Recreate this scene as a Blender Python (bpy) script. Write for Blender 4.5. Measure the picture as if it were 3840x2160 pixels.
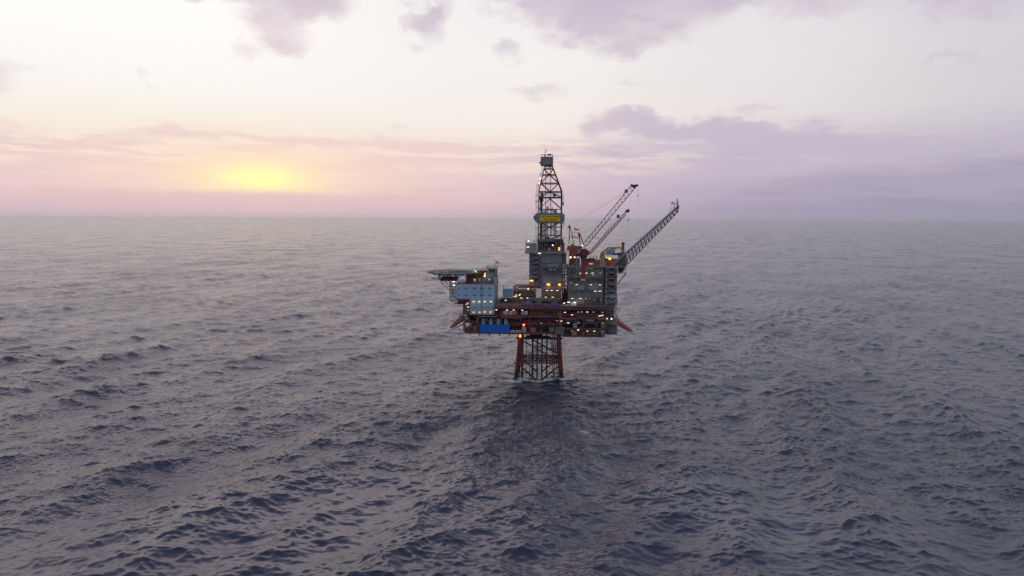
import bpy, math, random
import numpy as np
from mathutils import Vector, Matrix

random.seed(7)
R = math.radians
scene = bpy.context.scene
for o in list(bpy.data.objects): bpy.data.objects.remove(o)
C = scene.collection

# ------------------------------------------------------------------ camera
CAMH = 73.0; CAMD = 318.0; FPX = 2650.0
HEAD = R(2.16); PITCH = math.atan((1080 - 816) / FPX); ROLL = R(-0.27)
cam_d = bpy.data.cameras.new('camera'); cam = bpy.data.objects.new('camera', cam_d); C.objects.link(cam)
cam_d.sensor_width = 36.0; cam_d.lens = FPX / 3840 * 36.0
cam_d.clip_start = 1.0; cam_d.clip_end = 300000.0
CAM_ROT = Matrix.Rotation(HEAD, 3, 'Z') @ Matrix.Rotation(math.pi / 2 - PITCH, 3, 'X') @ Matrix.Rotation(-ROLL, 3, 'Z')
cam.matrix_world = Matrix.Translation((0, -CAMD, CAMH)) @ CAM_ROT.to_4x4()
scene.camera = cam

def ray(px, py):
    return (CAM_ROT @ Vector(((px - 1920) / FPX, (1080 - py) / FPX, -1))).normalized()

# ------------------------------------------------------------------ colour
def s2l(c):
    c = c / 255.0
    return c / 12.92 if c <= 0.04045 else ((c + 0.055) / 1.055) ** 2.4
def srgb(r, g, b): return (s2l(r), s2l(g), s2l(b), 1.0)

# ------------------------------------------------------------------ world / sky
SUN_AZ = R(-19.6) - HEAD; SUN_EL = R(3.4)      # azimuth measured from +Y towards +X
world = bpy.data.worlds.new('World'); scene.world = world; world.use_nodes = True
wt = world.node_tree; wt.nodes.clear()
class NT:
    def __init__(s, t): s.t = t
    def n(s, typ, **kw):
        nd = s.t.nodes.new(typ)
        for k, v in kw.items(): setattr(nd, k, v)
        return nd
    def l(s, a, b): s.t.links.new(a, b)
    def put(s, sock, v):
        if isinstance(v, bpy.types.NodeSocket): s.l(v, sock)
        else: sock.default_value = v
    def math(s, op, a, b=None, c=None, clamp=False):
        nd = s.n('ShaderNodeMath', operation=op, use_clamp=clamp)
        s.put(nd.inputs[0], a)
        if b is not None: s.put(nd.inputs[1], b)
        if c is not None: s.put(nd.inputs[2], c)
        return nd.outputs[0]
    def vmath(s, op, a, b=None):
        nd = s.n('ShaderNodeVectorMath', operation=op)
        s.put(nd.inputs[0], a)
        if b is not None: s.put(nd.inputs[1], b)
        return nd.outputs['Value'] if op in ('LENGTH', 'DOT_PRODUCT') else nd.outputs[0]
    def mr(s, v, a, b, c, d, smooth=True):
        nd = s.n('ShaderNodeMapRange', interpolation_type='SMOOTHSTEP' if smooth else 'LINEAR')
        s.put(nd.inputs[0], v); s.put(nd.inputs[1], a); s.put(nd.inputs[2], b); s.put(nd.inputs[3], c); s.put(nd.inputs[4], d)
        return nd.outputs[0]
    def mix(s, f, a, b, mode='MIX'):
        nd = s.n('ShaderNodeMix', data_type='RGBA', blend_type=mode)
        s.put(nd.inputs[0], f); s.put(nd.inputs[6], a); s.put(nd.inputs[7], b)
        return nd.outputs[2]
    def noise(s, vec, scale, detail=4, rough=0.5, dist=0.0):
        nd = s.n('ShaderNodeTexNoise')
        s.l(vec, nd.inputs['Vector']); nd.inputs['Scale'].default_value = scale
        nd.inputs['Detail'].default_value = detail; nd.inputs['Roughness'].default_value = rough
        nd.inputs['Distortion'].default_value = dist
        return nd
    def ramp(s, f, stops):
        nd = s.n('ShaderNodeValToRGB'); cr = nd.color_ramp
        while len(cr.elements) > 1: cr.elements.remove(cr.elements[-1])
        cr.elements[0].position = stops[0][0]; cr.elements[0].color = stops[0][1]
        for p, c in stops[1:]:
            e = cr.elements.new(p); e.color = c
        s.put(nd.inputs[0], f)
        return nd.outputs[0]
    def comb(s, x, y, z):
        nd = s.n('ShaderNodeCombineXYZ')
        s.put(nd.inputs[0], x); s.put(nd.inputs[1], y); s.put(nd.inputs[2], z)
        return nd.outputs[0]
W = NT(wt)
tc = W.n('ShaderNodeTexCoord'); sep = W.n('ShaderNodeSeparateXYZ')
W.l(W.vmath('NORMALIZE', tc.outputs['Generated']), sep.inputs[0])
dx, dy, dz = sep.outputs
DEG = 180 / math.pi
ca, sa = math.cos(HEAD), math.sin(HEAD)
EL = W.math('MULTIPLY', W.math('ARCSINE', dz), DEG)
# azimuth with zero towards the mean viewing bearing (a world direction, 2.2 deg west of +Y)
rx_ = W.math('ADD', W.math('MULTIPLY', dx, ca), W.math('MULTIPLY', dy, sa))
ry_ = W.math('SUBTRACT', W.math('MULTIPLY', dy, ca), W.math('MULTIPLY', dx, sa))
AZ = W.math('MULTIPLY', W.math('ARCTAN2', rx_, ry_), DEG)
def stops(lst):
    return [(max(0.0, min(1.0, (e + 1) / 61.0)), (c if len(c) == 4 else srgb(*c))) for e, c in lst]
fE = W.mr(EL, -1.0, 60.0, 0.0, 1.0, smooth=False)
# above the frame the evening sky is brighter than the exposure can show
def lin(r, g, b): return (r, g, b, 1.0)
HI = [(19, lin(1.35, 1.19, 1.18)), (22, lin(1.8, 1.52, 1.56)), (29, lin(1.95, 1.62, 1.74)), (40, lin(1.25, 1.10, 1.34)), (60, lin(0.55, 0.56, 0.76))]
HIR = [(22, lin(0.86, 0.88, 1.04)), (40, lin(0.76, 0.82, 1.05)), (60, lin(0.50, 0.54, 0.76))]
rL = W.ramp(fE, stops([(0, (203, 184, 193)), (1.2, (214, 193, 199)), (2.6, (238, 210, 207)), (4.2, (249, 230, 215)), (6.6, (249, 239, 226)), (9.0, (251, 248, 243)), (13, lin(1.04, 1.0, 0.97)), (17, lin(1.06, 1.02, 1.0))] + HI))
rM = W.ramp(fE, stops([(0, (196, 180, 194)), (2.0, (216, 191, 198)), (3.6, (238, 214, 210)), (5.5, (246, 230, 220)), (8.0, (247, 240, 233)), (12, (246, 243, 241)), (17, (244, 241, 241))] + HI))
rN = W.ramp(fE, stops([(0, (172, 162, 182)), (2.0, (184, 171, 191)), (4.0, (205, 192, 204)), (6.0, (220, 210, 215)), (8.0, (233, 226, 226)), (12, (234, 230, 231)), (17, (233, 227, 232))] + HIR))
rR = W.ramp(fE, stops([(0, (154, 152, 169)), (2.0, (163, 160, 178)), (4.0, (180, 174, 192)), (6.0, (200, 194, 206)), (8.0, (212, 207, 213)), (12, (215, 210, 217)), (17, (215, 209, 221))] + HIR))
base = W.mix(W.mr(AZ, -26, -2, 0, 1), rL, rM)
base = W.mix(W.mr(AZ, 0, 20, 0, 1), base, rN)
base = W.mix(W.mr(AZ, 17, 38, 0, 1), base, rR)
# sky behind the viewer: darker, blue grey dusk
absA = W.math('ABSOLUTE', AZ)
back = W.ramp(fE, stops([(0, (146, 148, 168)), (10, (166, 170, 189)), (30, (172, 177, 197)), (60, (172, 177, 198))]))
base = W.mix(W.math('MULTIPLY', W.mr(absA, 45, 120, 0, 1), W.mr(EL, 85, 40, 0, 1)), base, back)

vec = W.comb(AZ, EL, 0.0)
# sheared/warped cloud coordinates
nv = W.comb(W.math('MULTIPLY', AZ, 0.30), W.math('MULTIPLY', EL, 1.0), 3.7)
w1 = W.noise(nv, 0.62, 6, 0.58)
w2 = W.noise(W.comb(AZ, W.math('MULTIPLY', EL, 1.4), 9.1), 0.36, 6, 0.55)
wv = W.vmath('SUBTRACT', w2.outputs['Color'], (0.5, 0.5, 0.5))
HIF = W.mr(EL, 5.0, 11.0, 0.0, 1.0)      # 1 for the high clouds
warp_hi = W.vmath('MULTIPLY', wv, W.comb(W.math('MULTIPLY_ADD', HIF, 3.4, 1.8), W.math('MULTIPLY_ADD', HIF, 3.0, 1.1), 0.0))
wvec = W.vmath('ADD', vec, warp_hi)
def ang(px, py):
    return (math.atan((px - 1920) / FPX) * DEG, math.atan((816 - py) / math.hypot(FPX, px - 1920)) * DEG)
def blobs(lst):
    tot = None
    for (px, py, rx, ry, s) in lst:
        a, e = ang(px, py); k = DEG / FPX
        d = W.vmath('MULTIPLY', W.vmath('SUBTRACT', wvec, (a, e, 0)), (1 / (rx * k), 1 / (ry * k), 0))
        v = W.mr(W.vmath('LENGTH', d), 1.55, 0.2, 0.0, s)
        tot = v if tot is None else W.math('ADD', tot, v)
    return tot
hi = blobs([(1010, 0, 210, 75, 1), (1200, 20, 130, 70, .8), (1050, 150, 120, 85, .8), (860, -10, 120, 50, .6), (1110, 210, 60, 40, .35),
            (1600, 120, 75, 72, 1), (1650, 60, 60, 40, .5), (2260, 50, 310, 115, 1), (2080, -10, 260, 90, .9), (2470, 70, 230, 80, .8),
            (2320, 150, 140, 75, .8), (2720, 10, 260, 45, .7), (1900, 215, 70, 38, .65), (3050, 40, 180, 60, .45), (2030, 355, 110, 28, .38),
            (0, 325, 55, 50, .6), (60, 270, 90, 24, .35), (3600, 15, 200, 60, .6), (3550, 215, 90, 12, .5), (580, 325, 36, 18, .25),
            (2820, 415, 80, 13, .7), (3060, 447, 90, 8, .6), (2340, 320, 80, 12, .3)])
lo = blobs([(2330, 450, 170, 36, .75), (2480, 490, 260, 50, 1), (2780, 490, 250, 42, 1), (2980, 540, 380, 48, .9), (3250, 520, 300, 22, .6),
            (2250, 570, 330, 26, .5), (2700, 600, 480, 45, .55), (3500, 545, 400, 20, .55), (3300, 700, 500, 60, .5), (80, 500, 190, 22, .7),
            (620, 500, 260, 20, .8), (350, 560, 420, 22, .65), (1180, 538, 200, 17, .75), (1500, 560, 230, 24, .8), (1900, 565, 330, 20, .8),
            (1450, 535, 60, 20, .5), (150, 610, 380, 16, .55), (700, 640, 400, 14, .35), (1700, 620, 400, 22, .5), (1500, 470, 60, 14, .4), (1200, 440, 90, 16, .4)])
fbm = W.math('SUBTRACT', w1.outputs['Fac'], 0.5)
fbm2 = W.math('SUBTRACT', w2.outputs['Fac'], 0.5)
hiM = W.mr(W.math('ADD', hi, W.math('MULTIPLY', fbm2, 1.5)), -0.15, 1.15, 0.0, 1.0)
hiM = W.math('MULTIPLY', hiM, W.mr(hi, 0.0, 0.28, 0, 1))
loM = W.mr(W.math('ADD', lo, W.math('MULTIPLY', fbm, 4.0)), 0.18, 1.25, 0.0, 1.0)
loM = W.math('MULTIPLY', loM, W.mr(lo, 0.0, 0.35, 0, 1))
# loose streaks low over the whole horizon
st = W.noise(W.comb(W.math('MULTIPLY', AZ, 0.16), W.math('MULTIPLY', EL, 1.5), 1.3), 0.95, 6, 0.6)
streak = W.math('MULTIPLY', W.mr(W.math('ADD', st.outputs['Fac'], W.mr(EL, 2.0, 7.5, 0.05, -0.05, False)), 0.45, 0.58, 0, 0.95), W.math('MULTIPLY', W.mr(EL, 7.2, 4.8, 0, 1), W.mr(EL, 0.6, 2.0, 0, 1)))
hiC = W.mix(W.mr(AZ, -22, 10, 0, 1), srgb(220, 199, 208), srgb(202, 188, 207))
hiC = W.mix(W.mr(fbm, -0.12, 0.18, 0, 1), hiC, srgb(226, 210, 216))
hiC2 = W.mix(W.mr(EL, 12.0, 18.5, 0, 0.55), hiC, srgb(172, 160, 188))
loC = W.mix(W.mr(AZ, -4, 12, 0, 1), srgb(236, 208, 208), srgb(196, 183, 204))
stC = W.mix(W.mr(AZ, -8, 14, 0, 1), srgb(233, 204, 207), srgb(198, 184, 205))
col = W.mix(W.math('MULTIPLY', streak, 0.8), base, stC)
col = W.mix(W.math('MULTIPLY', loM, 0.80), col, loC)
# glow of the hidden sun
gA, gE = -19.4, 2.9
def glow(rx, ry, p, vv):
    d = W.vmath('MULTIPLY', W.vmath('SUBTRACT', vv, (gA, gE, 0)), (1 / rx, 1 / ry, 0))
    r2 = W.math('POWER', W.vmath('LENGTH', d), 2.0)
    return W.math('MULTIPLY', W.math('EXPONENT', W.math('MULTIPLY', r2, -1.0)), p)
sw = W.vmath('ADD', vec, W.vmath('MULTIPLY', wv, (2.0, 0.5, 0)))
col = W.mix(glow(11.0, 2.8, 0.75, sw), col, srgb(251, 222, 202))
col = W.mix(glow(5.4, 1.75, 0.72, sw), col, (1.02, 0.84, 0.52, 1))
col = W.mix(glow(2.7, 0.85, 0.78, sw), col, (1.35, 1.15, 0.42, 1))
# bank of cloud on the horizon that hides the sun
bt = W.math('ADD', EL, W.math('MULTIPLY', fbm2, 1.1))
bank = W.mr(bt, 2.15, 1.45, 0, 1)
bankC = W.ramp(W.mr(EL, 0, 2.5, 0, 1, False), [(0, srgb(206, 184, 194)), (0.5, srgb(224, 194, 200)), (1, srgb(232, 200, 198))])
bankW = W.mr(W.math('ABSOLUTE', W.math('SUBTRACT', AZ, gA)), 9.0, 26.0, 0.96, 0.0)
col = W.mix(W.math('MULTIPLY', bank, bankW), col, bankC)
# right-hand low veil
veil = W.math('MULTIPLY', W.mr(W.math('ADD', W.math('ADD', EL, W.math('MULTIPLY', AZ, -0.06)), W.math('MULTIPLY', fbm, 2.0)), 2.6, 1.0, 0, 0.55), W.mr(AZ, 6, 26, 0, 1))
col = W.mix(veil, col, srgb(160, 154, 176))
col = W.mix(W.math('MULTIPLY', hiM, 0.80), col, hiC2)
# a share of the physical sky on top
sky = W.n('ShaderNodeTexSky', sky_type='NISHITA'); sky.sun_disc = False
sky.sun_elevation = SUN_EL; sky.sun_rotation = SUN_AZ
bg = W.n('ShaderNodeBackground'); bg.inputs[1].default_value = 0.05; W.l(sky.outputs[0], bg.inputs[0])
bg2 = W.n('ShaderNodeBackground'); bg2.inputs[1].default_value = 1.0; W.l(col, bg2.inputs[0])
mx = W.n('ShaderNodeMixShader'); mx.inputs[0].default_value = 0.02
W.l(bg2.outputs[0], mx.inputs[1]); W.l(bg.outputs[0], mx.inputs[2])
wo = W.n('ShaderNodeOutputWorld'); W.l(mx.outputs[0], wo.inputs[0])

sun_d = bpy.data.lights.new('sun', 'SUN'); sun = bpy.data.objects.new('sun', sun_d); C.objects.link(sun)
sun_d.energy = 0.02; sun_d.angle = R(70); sun_d.color = (1.0, 0.72, 0.48)
sd = Vector((math.sin(SUN_AZ) * math.cos(SUN_EL), math.cos(SUN_AZ) * math.cos(SUN_EL), math.sin(SUN_EL)))
sun.rotation_euler = sd.to_track_quat('Z', 'Y').to_euler(); sun.location = (-120, 200, 150)

scene.view_settings.view_transform = 'Standard'; scene.view_settings.look = 'None'
scene.view_settings.exposure = 0.0; scene.view_settings.gamma = 1.0; scene.view_settings.use_curve_mapping = False

# ------------------------------------------------------------------ materials
MATS = {}
def paint(name, rgb, rough=0.55, metal=0.0, var=0.25, scale=0.5, rust=0.0, rustc=(0.10, 0.045, 0.03), zdark=None, seams=0.0):
    m = bpy.data.materials.new(name); m.use_nodes = True
    t = NT(m.node_tree); b = m.node_tree.nodes['Principled BSDF']
    g = t.n('ShaderNodeNewGeometry'); pos = g.outputs['Position']
    st = t.vmath('MULTIPLY', pos, (1.0, 1.0, 0.22))
    n1 = t.noise(st, scale, 5, 0.6).outputs['Fac']
    n2 = t.noise(pos, scale * 4, 4, 0.6).outputs['Fac']
    f = t.math('ADD', t.math('MULTIPLY', n1, 0.6), t.math('MULTIPLY', n2, 0.4))
    lo_ = tuple(c * (1 - var) for c in rgb) + (1,); hi_ = tuple(min(1, c * (1 + var * 0.6)) for c in rgb) + (1,)
    c = t.mix(t.mr(f, 0.36, 0.62, 0, 1), lo_, hi_)
    if name.startswith('heli'): b.inputs['Specular IOR Level'].default_value = 0.05
    if rust > 0:
        n3 = t.noise(t.vmath('MULTIPLY', pos, (1.0, 1.0, 0.3)), 0.9, 5, 0.65).outputs['Fac']
        c = t.mix(t.mr(n3, 0.64 - rust * 0.25, 0.78 - rust * 0.15, 0, 0.85), c, rustc + (1,))
    if seams > 0:     # joints between the cladding sheets
        sp = t.n('ShaderNodeSeparateXYZ'); t.l(pos, sp.inputs[0])
        wv_ = t.math('ABSOLUTE', t.math('SUBTRACT', t.math('FRACT', t.math('DIVIDE', t.math('ADD', sp.outputs[0], sp.outputs[1]), seams)), 0.5))
        c = t.mix(t.mr(wv_, 0.44, 0.5, 0, 0.35), c, tuple(x * 0.4 for x in rgb) + (1,))
    if zdark is not None:     # marine growth on the steel in the splash zone
        sp = t.n('ShaderNodeSeparateXYZ'); t.l(pos, sp.inputs[0])
        zz = t.math('ADD', sp.outputs[2], t.math('MULTIPLY', t.math('SUBTRACT', n2, 0.5), 2.0))
        c = t.mix(t.mr(zz, zdark, zdark + 1.0, 1, 0), c, (0.016, 0.02, 0.022, 1))
    t.l(c, b.inputs['Base Color'])
    b.inputs['Roughness'].default_value = rough; b.inputs['Metallic'].default_value = metal
    bm_ = t.n('ShaderNodeBump'); bm_.inputs['Strength'].default_value = 0.25; bm_.inputs['Distance'].default_value = 0.05
    t.l(n2, bm_.inputs['Height']); t.l(bm_.outputs[0], b.inputs['Normal'])
    MATS[name] = m
    return m
def emit(name, rgb, s):
    m = bpy.data.materials.new(name); m.use_nodes = True
    b = m.node_tree.nodes['Principled BSDF']
    b.inputs['Base Color'].default_value = (0.6, 0.6, 0.6, 1)
    b.inputs['Emission Color'].default_value = rgb + (1,); b.inputs['Emission Strength'].default_value = s
    MATS[name] = m
    return m
paint('jacket_red', (0.20, 0.034, 0.030), 0.5, var=0.3, rust=0.3, rustc=(0.05, 0.022, 0.02), zdark=3.4)
paint('conductor', (0.045, 0.032, 0.034), 0.5, zdark=3.0)
paint('deck_red', (0.21, 0.066, 0.062), 0.6, var=0.35, rust=0.35, rustc=(0.05, 0.03, 0.028))
paint('deck_plate', (0.095, 0.072, 0.078), 0.85, var=0.35)
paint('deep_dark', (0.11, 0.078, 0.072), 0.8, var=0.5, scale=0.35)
paint('grey_clad', (0.24, 0.255, 0.255), 0.5, var=0.22, rust=0.12, seams=3.1, rustc=(0.11, 0.10, 0.09))
paint('grey_dark', (0.155, 0.160, 0.162), 0.55, var=0.3, rust=0.15)
paint('grey_steel', (0.33, 0.34, 0.36), 0.5, var=0.2)
paint('grey_light', (0.34, 0.35, 0.35), 0.5, var=0.2)
paint('green_grey', (0.165, 0.195, 0.178), 0.55, var=0.25, seams=2.6)
paint('derrick_red', (0.095, 0.036, 0.030), 0.55, var=0.3, rust=0.3, rustc=(0.045, 0.03, 0.03))
paint('derrick_grey', (0.11, 0.107, 0.112), 0.5, var=0.25)
paint('blue_wall', (0.34, 0.53, 0.68), 0.5, var=0.10, rust=0.06, rustc=(0.22, 0.24, 0.27), seams=6.0, scale=0.25)
paint('blue_pale', (0.28, 0.40, 0.48), 0.5, var=0.15, rust=0.08, rustc=(0.15, 0.17, 0.18))
paint('side_wall', (0.34, 0.33, 0.36), 0.55, var=0.12, seams=3.0)
paint('penthouse', (0.16, 0.22, 0.22), 0.55, var=0.2, seams=2.4)
paint('rust_red', (0.25, 0.085, 0.055), 0.6, var=0.3, rust=0.3)
paint('white', (0.70, 0.74, 0.80), 0.4, var=0.08)
paint('radome_white', (0.80, 0.86, 0.98), 0.35, var=0.04)
paint('off_white', (0.50, 0.52, 0.52), 0.5, var=0.12)
paint('window', (0.012, 0.016, 0.03), 0.15, var=0.2)
paint('heli_green', (0.070, 0.092, 0.086), 0.75, var=0.25)
paint('heli_dark', (0.030, 0.045, 0.048), 0.75, var=0.2)
paint('tarp_blue', (0.004, 0.13, 0.56), 0.6, var=0.16, scale=0.8)
paint('cover_blue', (0.03, 0.07, 0.24), 0.6, var=0.3)
paint('cover_purple', (0.065, 0.045, 0.13), 0.6, var=0.3)
paint('boat_orange', (0.40, 0.075, 0.055), 0.4, var=0.12, rust=0.08)
paint('crane_red', (0.17, 0.040, 0.045), 0.5, var=0.25, rust=0.15)
paint('crane_orange', (0.36, 0.10, 0.06), 0.5, var=0.25, rust=0.2)
paint('crane_boom', (0.115, 0.068, 0.070), 0.5, var=0.25)
paint('pedestal_red', (0.33, 0.030, 0.040), 0.5, var=0.15)
paint('boom_grey', (0.15, 0.165, 0.19), 0.5, var=0.2)
paint('yellow', (0.34, 0.29, 0.06), 0.55, var=0.25, rust=0.2)
paint('brown_pipe', (0.19, 0.14, 0.11), 0.5, var=0.3)
paint('ochre', (0.23, 0.16, 0.08), 0.6, var=0.35)
paint('sign_grey', (0.20, 0.225, 0.225), 0.5, var=0.12)
paint('sign_yellow', (0.90, 0.58, 0.008), 0.5, var=0.08)
paint('letter', (0.10, 0.055, 0.01), 0.6, var=0.1)
paint('sock_red', (0.85, 0.12, 0.08), 0.7, var=0.05)
paint('cable', (0.05, 0.05, 0.055), 0.5)
emit('lamp_white', (1.0, 0.84, 0.64), 1.35)
emit('lamp_warm', (1.0, 0.62, 0.32), 1.9)
emit('lamp_dim', (0.9, 0.80, 0.75), 0.38)
emit('lamp_orange', (1.0, 0.17, 0.002), 4.2)
emit('lamp_red', (1.0, 0.10, 0.02), 6.0)
emit('lamp_red_dull', (1.0, 0.07, 0.04), 1.0)
emit('lamp_green', (0.1, 0.95, 0.3), 4.0)

# ------------------------------------------------------------------ helpers
def P(px, py, Y):
    d = ray(px, py); t = (Y + CAMD) / d.y
    return Vector((0, -CAMD, CAMH)) + d * t
CR = {1: (1560, 540, 2.4769), 2: (1560, 960, 4.6733), 3: (1930, 540, 6.585), 4: (1930, 730, 6.3), 5: (1900, 880, 4.954), 6: (1930, 1050, 5.257),
      7: (1880, 1230, 6.587), 8: (2100, 660, 4.829), 'a': (1680, 1120, 9.057), 'b': (1900, 1130, 10.304), 'c': (2110, 1110, 8.524), 'd': (1570, 960, 7.806), 'e': (2110, 890, 6.3), 0: (0, 0, 1)}
def Q(c, x, y, Y):
    a = CR[c]; return P(a[0] + x / a[2], a[1] + y / a[2], Y)
BASE = {}
class MB:
    def __init__(s): s.v = []; s.f = []; s.smooth = False
    def add(s, vs, fs):
        o = len(s.v); s.v += [tuple(v) for v in vs]; s.f += [tuple(i + o for i in f) for f in fs]; return s
    def box(s, x0, x1, y0, y1, z0, z1):
        if x0 > x1: x0, x1 = x1, x0
        if z0 > z1: z0, z1 = z1, z0
        v = [(x0, y0, z0), (x1, y0, z0), (x1, y1, z0), (x0, y1, z0), (x0, y0, z1), (x1, y0, z1), (x1, y1, z1), (x0, y1, z1)]
        return s.add(v, [(0, 3, 2, 1), (4, 5, 6, 7), (0, 1, 5, 4), (1, 2, 6, 5), (2, 3, 7, 6), (3, 0, 4, 7)])
    def cbox(s, x0, x1, y0, y1, z0, z1, c=0.12):      # chamfered along the vertical and top edges
        c = min(c, (x1 - x0) * .3, (y1 - y0) * .3, (z1 - z0) * .3)
        def ring(i, z): return [(x0 + i + c, y0 + i, z), (x1 - i - c, y0 + i, z), (x1 - i, y0 + i + c, z), (x1 - i, y1 - i - c, z), (x1 - i - c, y1 - i, z), (x0 + i + c, y1 - i, z), (x0 + i, y1 - i - c, z), (x0 + i, y0 + i + c, z)]
        v = ring(0, z0) + ring(0, z1 - c) + ring(c * .8, z1)
        f = [tuple(range(7, -1, -1)), tuple(range(16, 24))]
        for k in range(2):
            for i in range(8): f.append((k * 8 + i, k * 8 + (i + 1) % 8, k * 8 + 8 + (i + 1) % 8, k * 8 + 8 + i))
        return s.add(v, f)
    def pb(s, c, x0, y0, x1, y1, Y, dep, cham=0):
        a = Q(c, x0, (y0 + y1) / 2, Y).x; b = Q(c, x1, (y0 + y1) / 2, Y).x
        zt = Q(c, (x0 + x1) / 2, y0, Y).z; zb = Q(c, (x0 + x1) / 2, y1, Y).z
        if cham: return s.cbox(min(a, b), max(a, b), Y, Y + dep, min(zb, zt), max(zb, zt), cham)
        return s.box(a, b, Y, Y + dep, zb, zt)
    def tube(s, p, q, r, n=6, r2=None):
        p = Vector(p); q = Vector(q); d = q - p
        if d.length < 1e-6: return s
        r2 = r if r2 is None else r2
        u = d.orthogonal().normalized(); w = d.normalized().cross(u)
        v = []
        for (o, rr) in ((p, r), (q, r2)):
            for i in range(n):
                a = 2 * math.pi * (i + .5) / n; v.append(o + (u * math.cos(a) + w * math.sin(a)) * rr)
        f = [(i, (i + 1) % n, n + (i + 1) % n, n + i) for i in range(n)] + [tuple(range(n - 1, -1, -1)), tuple(range(n, 2 * n))]
        return s.add(v, f)
    def path(s, pts, r, n=6):
        for a, b in zip(pts, pts[1:]): s.tube(a, b, r, n)
        return s
    def curve(s, pts, r, n=8, sub=5):     # smooth bent pipe, one swept surface
        P_ = [Vector(p) for p in pts]; out = []
        for i in range(len(P_) - 1):
            p0 = P_[max(i - 1, 0)]; p1 = P_[i]; p2 = P_[i + 1]; p3 = P_[min(i + 2, len(P_) - 1)]
            for k in range(sub):
                t = k / sub
                out.append(0.5 * ((2 * p1) + (p2 - p0) * t + (2 * p0 - 5 * p1 + 4 * p2 - p3) * t * t + (3 * p1 - p0 - 3 * p2 + p3) * t ** 3))
        out.append(P_[-1]); v = []; u = None
        for i, p in enumerate(out):
            d = (out[min(i + 1, len(out) - 1)] - out[max(i - 1, 0)]).normalized()
            u = d.orthogonal().normalized() if u is None else (u - d * u.dot(d)).normalized()
            w = d.cross(u)
            v += [p + (u * math.cos(2 * math.pi * j / n) + w * math.sin(2 * math.pi * j / n)) * r for j in range(n)]
        f = []
        for i in range(len(out) - 1):
            for j in range(n): f.append((i * n + j, i * n + (j + 1) % n, (i + 1) * n + (j + 1) % n, (i + 1) * n + j))
        f += [tuple(range(n - 1, -1, -1)), tuple(range((len(out) - 1) * n, len(out) * n))]
        return s.add(v, f)
    def lathe(s, prof, o, axis='Z', n=20):    # prof: (radius, height)
        v = []
        for (r, h) in prof:
            for i in range(n):
                a = 2 * math.pi * i / n; c_, s_ = r * math.cos(a), r * math.sin(a)
                v.append(Vector(o) + (Vector((c_, s_, h)) if axis == 'Z' else Vector((h, c_, s_)) if axis == 'X' else Vector((c_, h, s_))))
        f = []
        for k in range(len(prof) - 1):
            for i in range(n): f.append((k * n + i, k * n + (i + 1) % n, (k + 1) * n + (i + 1) % n, (k + 1) * n + i))
        f += [tuple(range(n - 1, -1, -1)), tuple(range((len(prof) - 1) * n, len(prof) * n))]
        return s.add(v, f)
    def ball(s, o, rx, ry, rz, n=20):
        m = n // 2; prof = [(max(1e-3, math.sin(math.pi * k / m)), -math.cos(math.pi * k / m)) for k in range(m + 1)]
        v = []
        for (r, h) in prof:
            for i in range(n):
                a = 2 * math.pi * i / n; v.append((o[0] + rx * r * math.cos(a), o[1] + ry * r * math.sin(a), o[2] + rz * h))
        f = []
        for k in range(m):
            for i in range(n): f.append((k * n + i, k * n + (i + 1) % n, (k + 1) * n + (i + 1) % n, (k + 1) * n + i))
        s.smooth = True
        return s.add(v, f)
    def prism(s, poly, y0, y1):      # poly: (x, z) outline
        n = len(poly); v = [(x, y0, z) for x, z in poly] + [(x, y1, z) for x, z in poly]
        return s.add(v, [tuple(range(n)), tuple(range(2 * n - 1, n - 1, -1))] + [(i, n + i, n + (i + 1) % n, (i + 1) % n) for i in range(n)])
    def rail(s, p, q, h=1.1, r=0.035, step=1.6):
        p = Vector(p); q = Vector(q); n = max(1, round((q - p).length / step)); up = Vector((0, 0, 1))
        for i in range(n + 1):
            a = p.lerp(q, i / n); s.tube(a, a + up * h, r, 4)
        s.tube(p + up * h, q + up * h, r, 4); s.tube(p + up * h * .5, q + up * h * .5, r, 4)
        return s
    def railbox(s, x0, x1, y0, y1, z, h=1.1):
        s.rail((x0, y0, z), (x1, y0, z), h); s.rail((x1, y0, z), (x1, y1, z), h); s.rail((x1, y1, z), (x0, y1, z), h); s.rail((x0, y1, z), (x0, y0, z), h)
        return s
    def build(s, name, mat, parent=None, label=None):
        me = bpy.data.meshes.new(name); off = BASE.get(parent.name, Vector((0, 0, 0))) if parent else Vector((0, 0, 0))
        vs = [tuple(Vector(v) - off) for v in s.v]
        me.from_pydata(vs, [], s.f); me.update()
        me.materials.append(MATS[mat])
        if s.smooth:
            me.polygons.foreach_set('use_smooth', [True] * len(me.polygons))
        o = bpy.data.objects.new(name, me); C.objects.link(o)
        if parent: o.parent = parent
        BASE[o.name] = off.copy()
        if label: o['label'] = label
        return o
def thing(name, label, cat, loc, group=None):
    o = bpy.data.objects.new(name, None); C.objects.link(o); o.empty_display_size = 1.0
    o.location = loc; o['label'] = label; o['category'] = cat
    if group: o['group'] = group
    BASE[o.name] = Vector(loc)
    return o
def tag(o, label, cat, group=None):
    o['label'] = label; o['category'] = cat
    if group: o['group'] = group
    return o
def lerp(a, b, t): return Vector(a).lerp(Vector(b), t)
def zigzag(mb, a0, a1, b0, b1, n, r, cross=False, post=True):     # lacing between chord a and chord b
    for i in range(n):
        t0, t1 = i / n, (i + 1) / n
        pa0, pa1, pb0, pb1 = lerp(a0, a1, t0), lerp(a0, a1, t1), lerp(b0, b1, t0), lerp(b0, b1, t1)
        if post: mb.tube(pa0, pb0, r, 4)
        if cross: mb.tube(pa0, pb1, r, 4); mb.tube(pb0, pa1, r, 4)
        elif i % 2: mb.tube(pa0, pb1, r, 4)
        else: mb.tube(pb0, pa1, r, 4)
    if post: mb.tube(a1, b1, r, 4)
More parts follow.
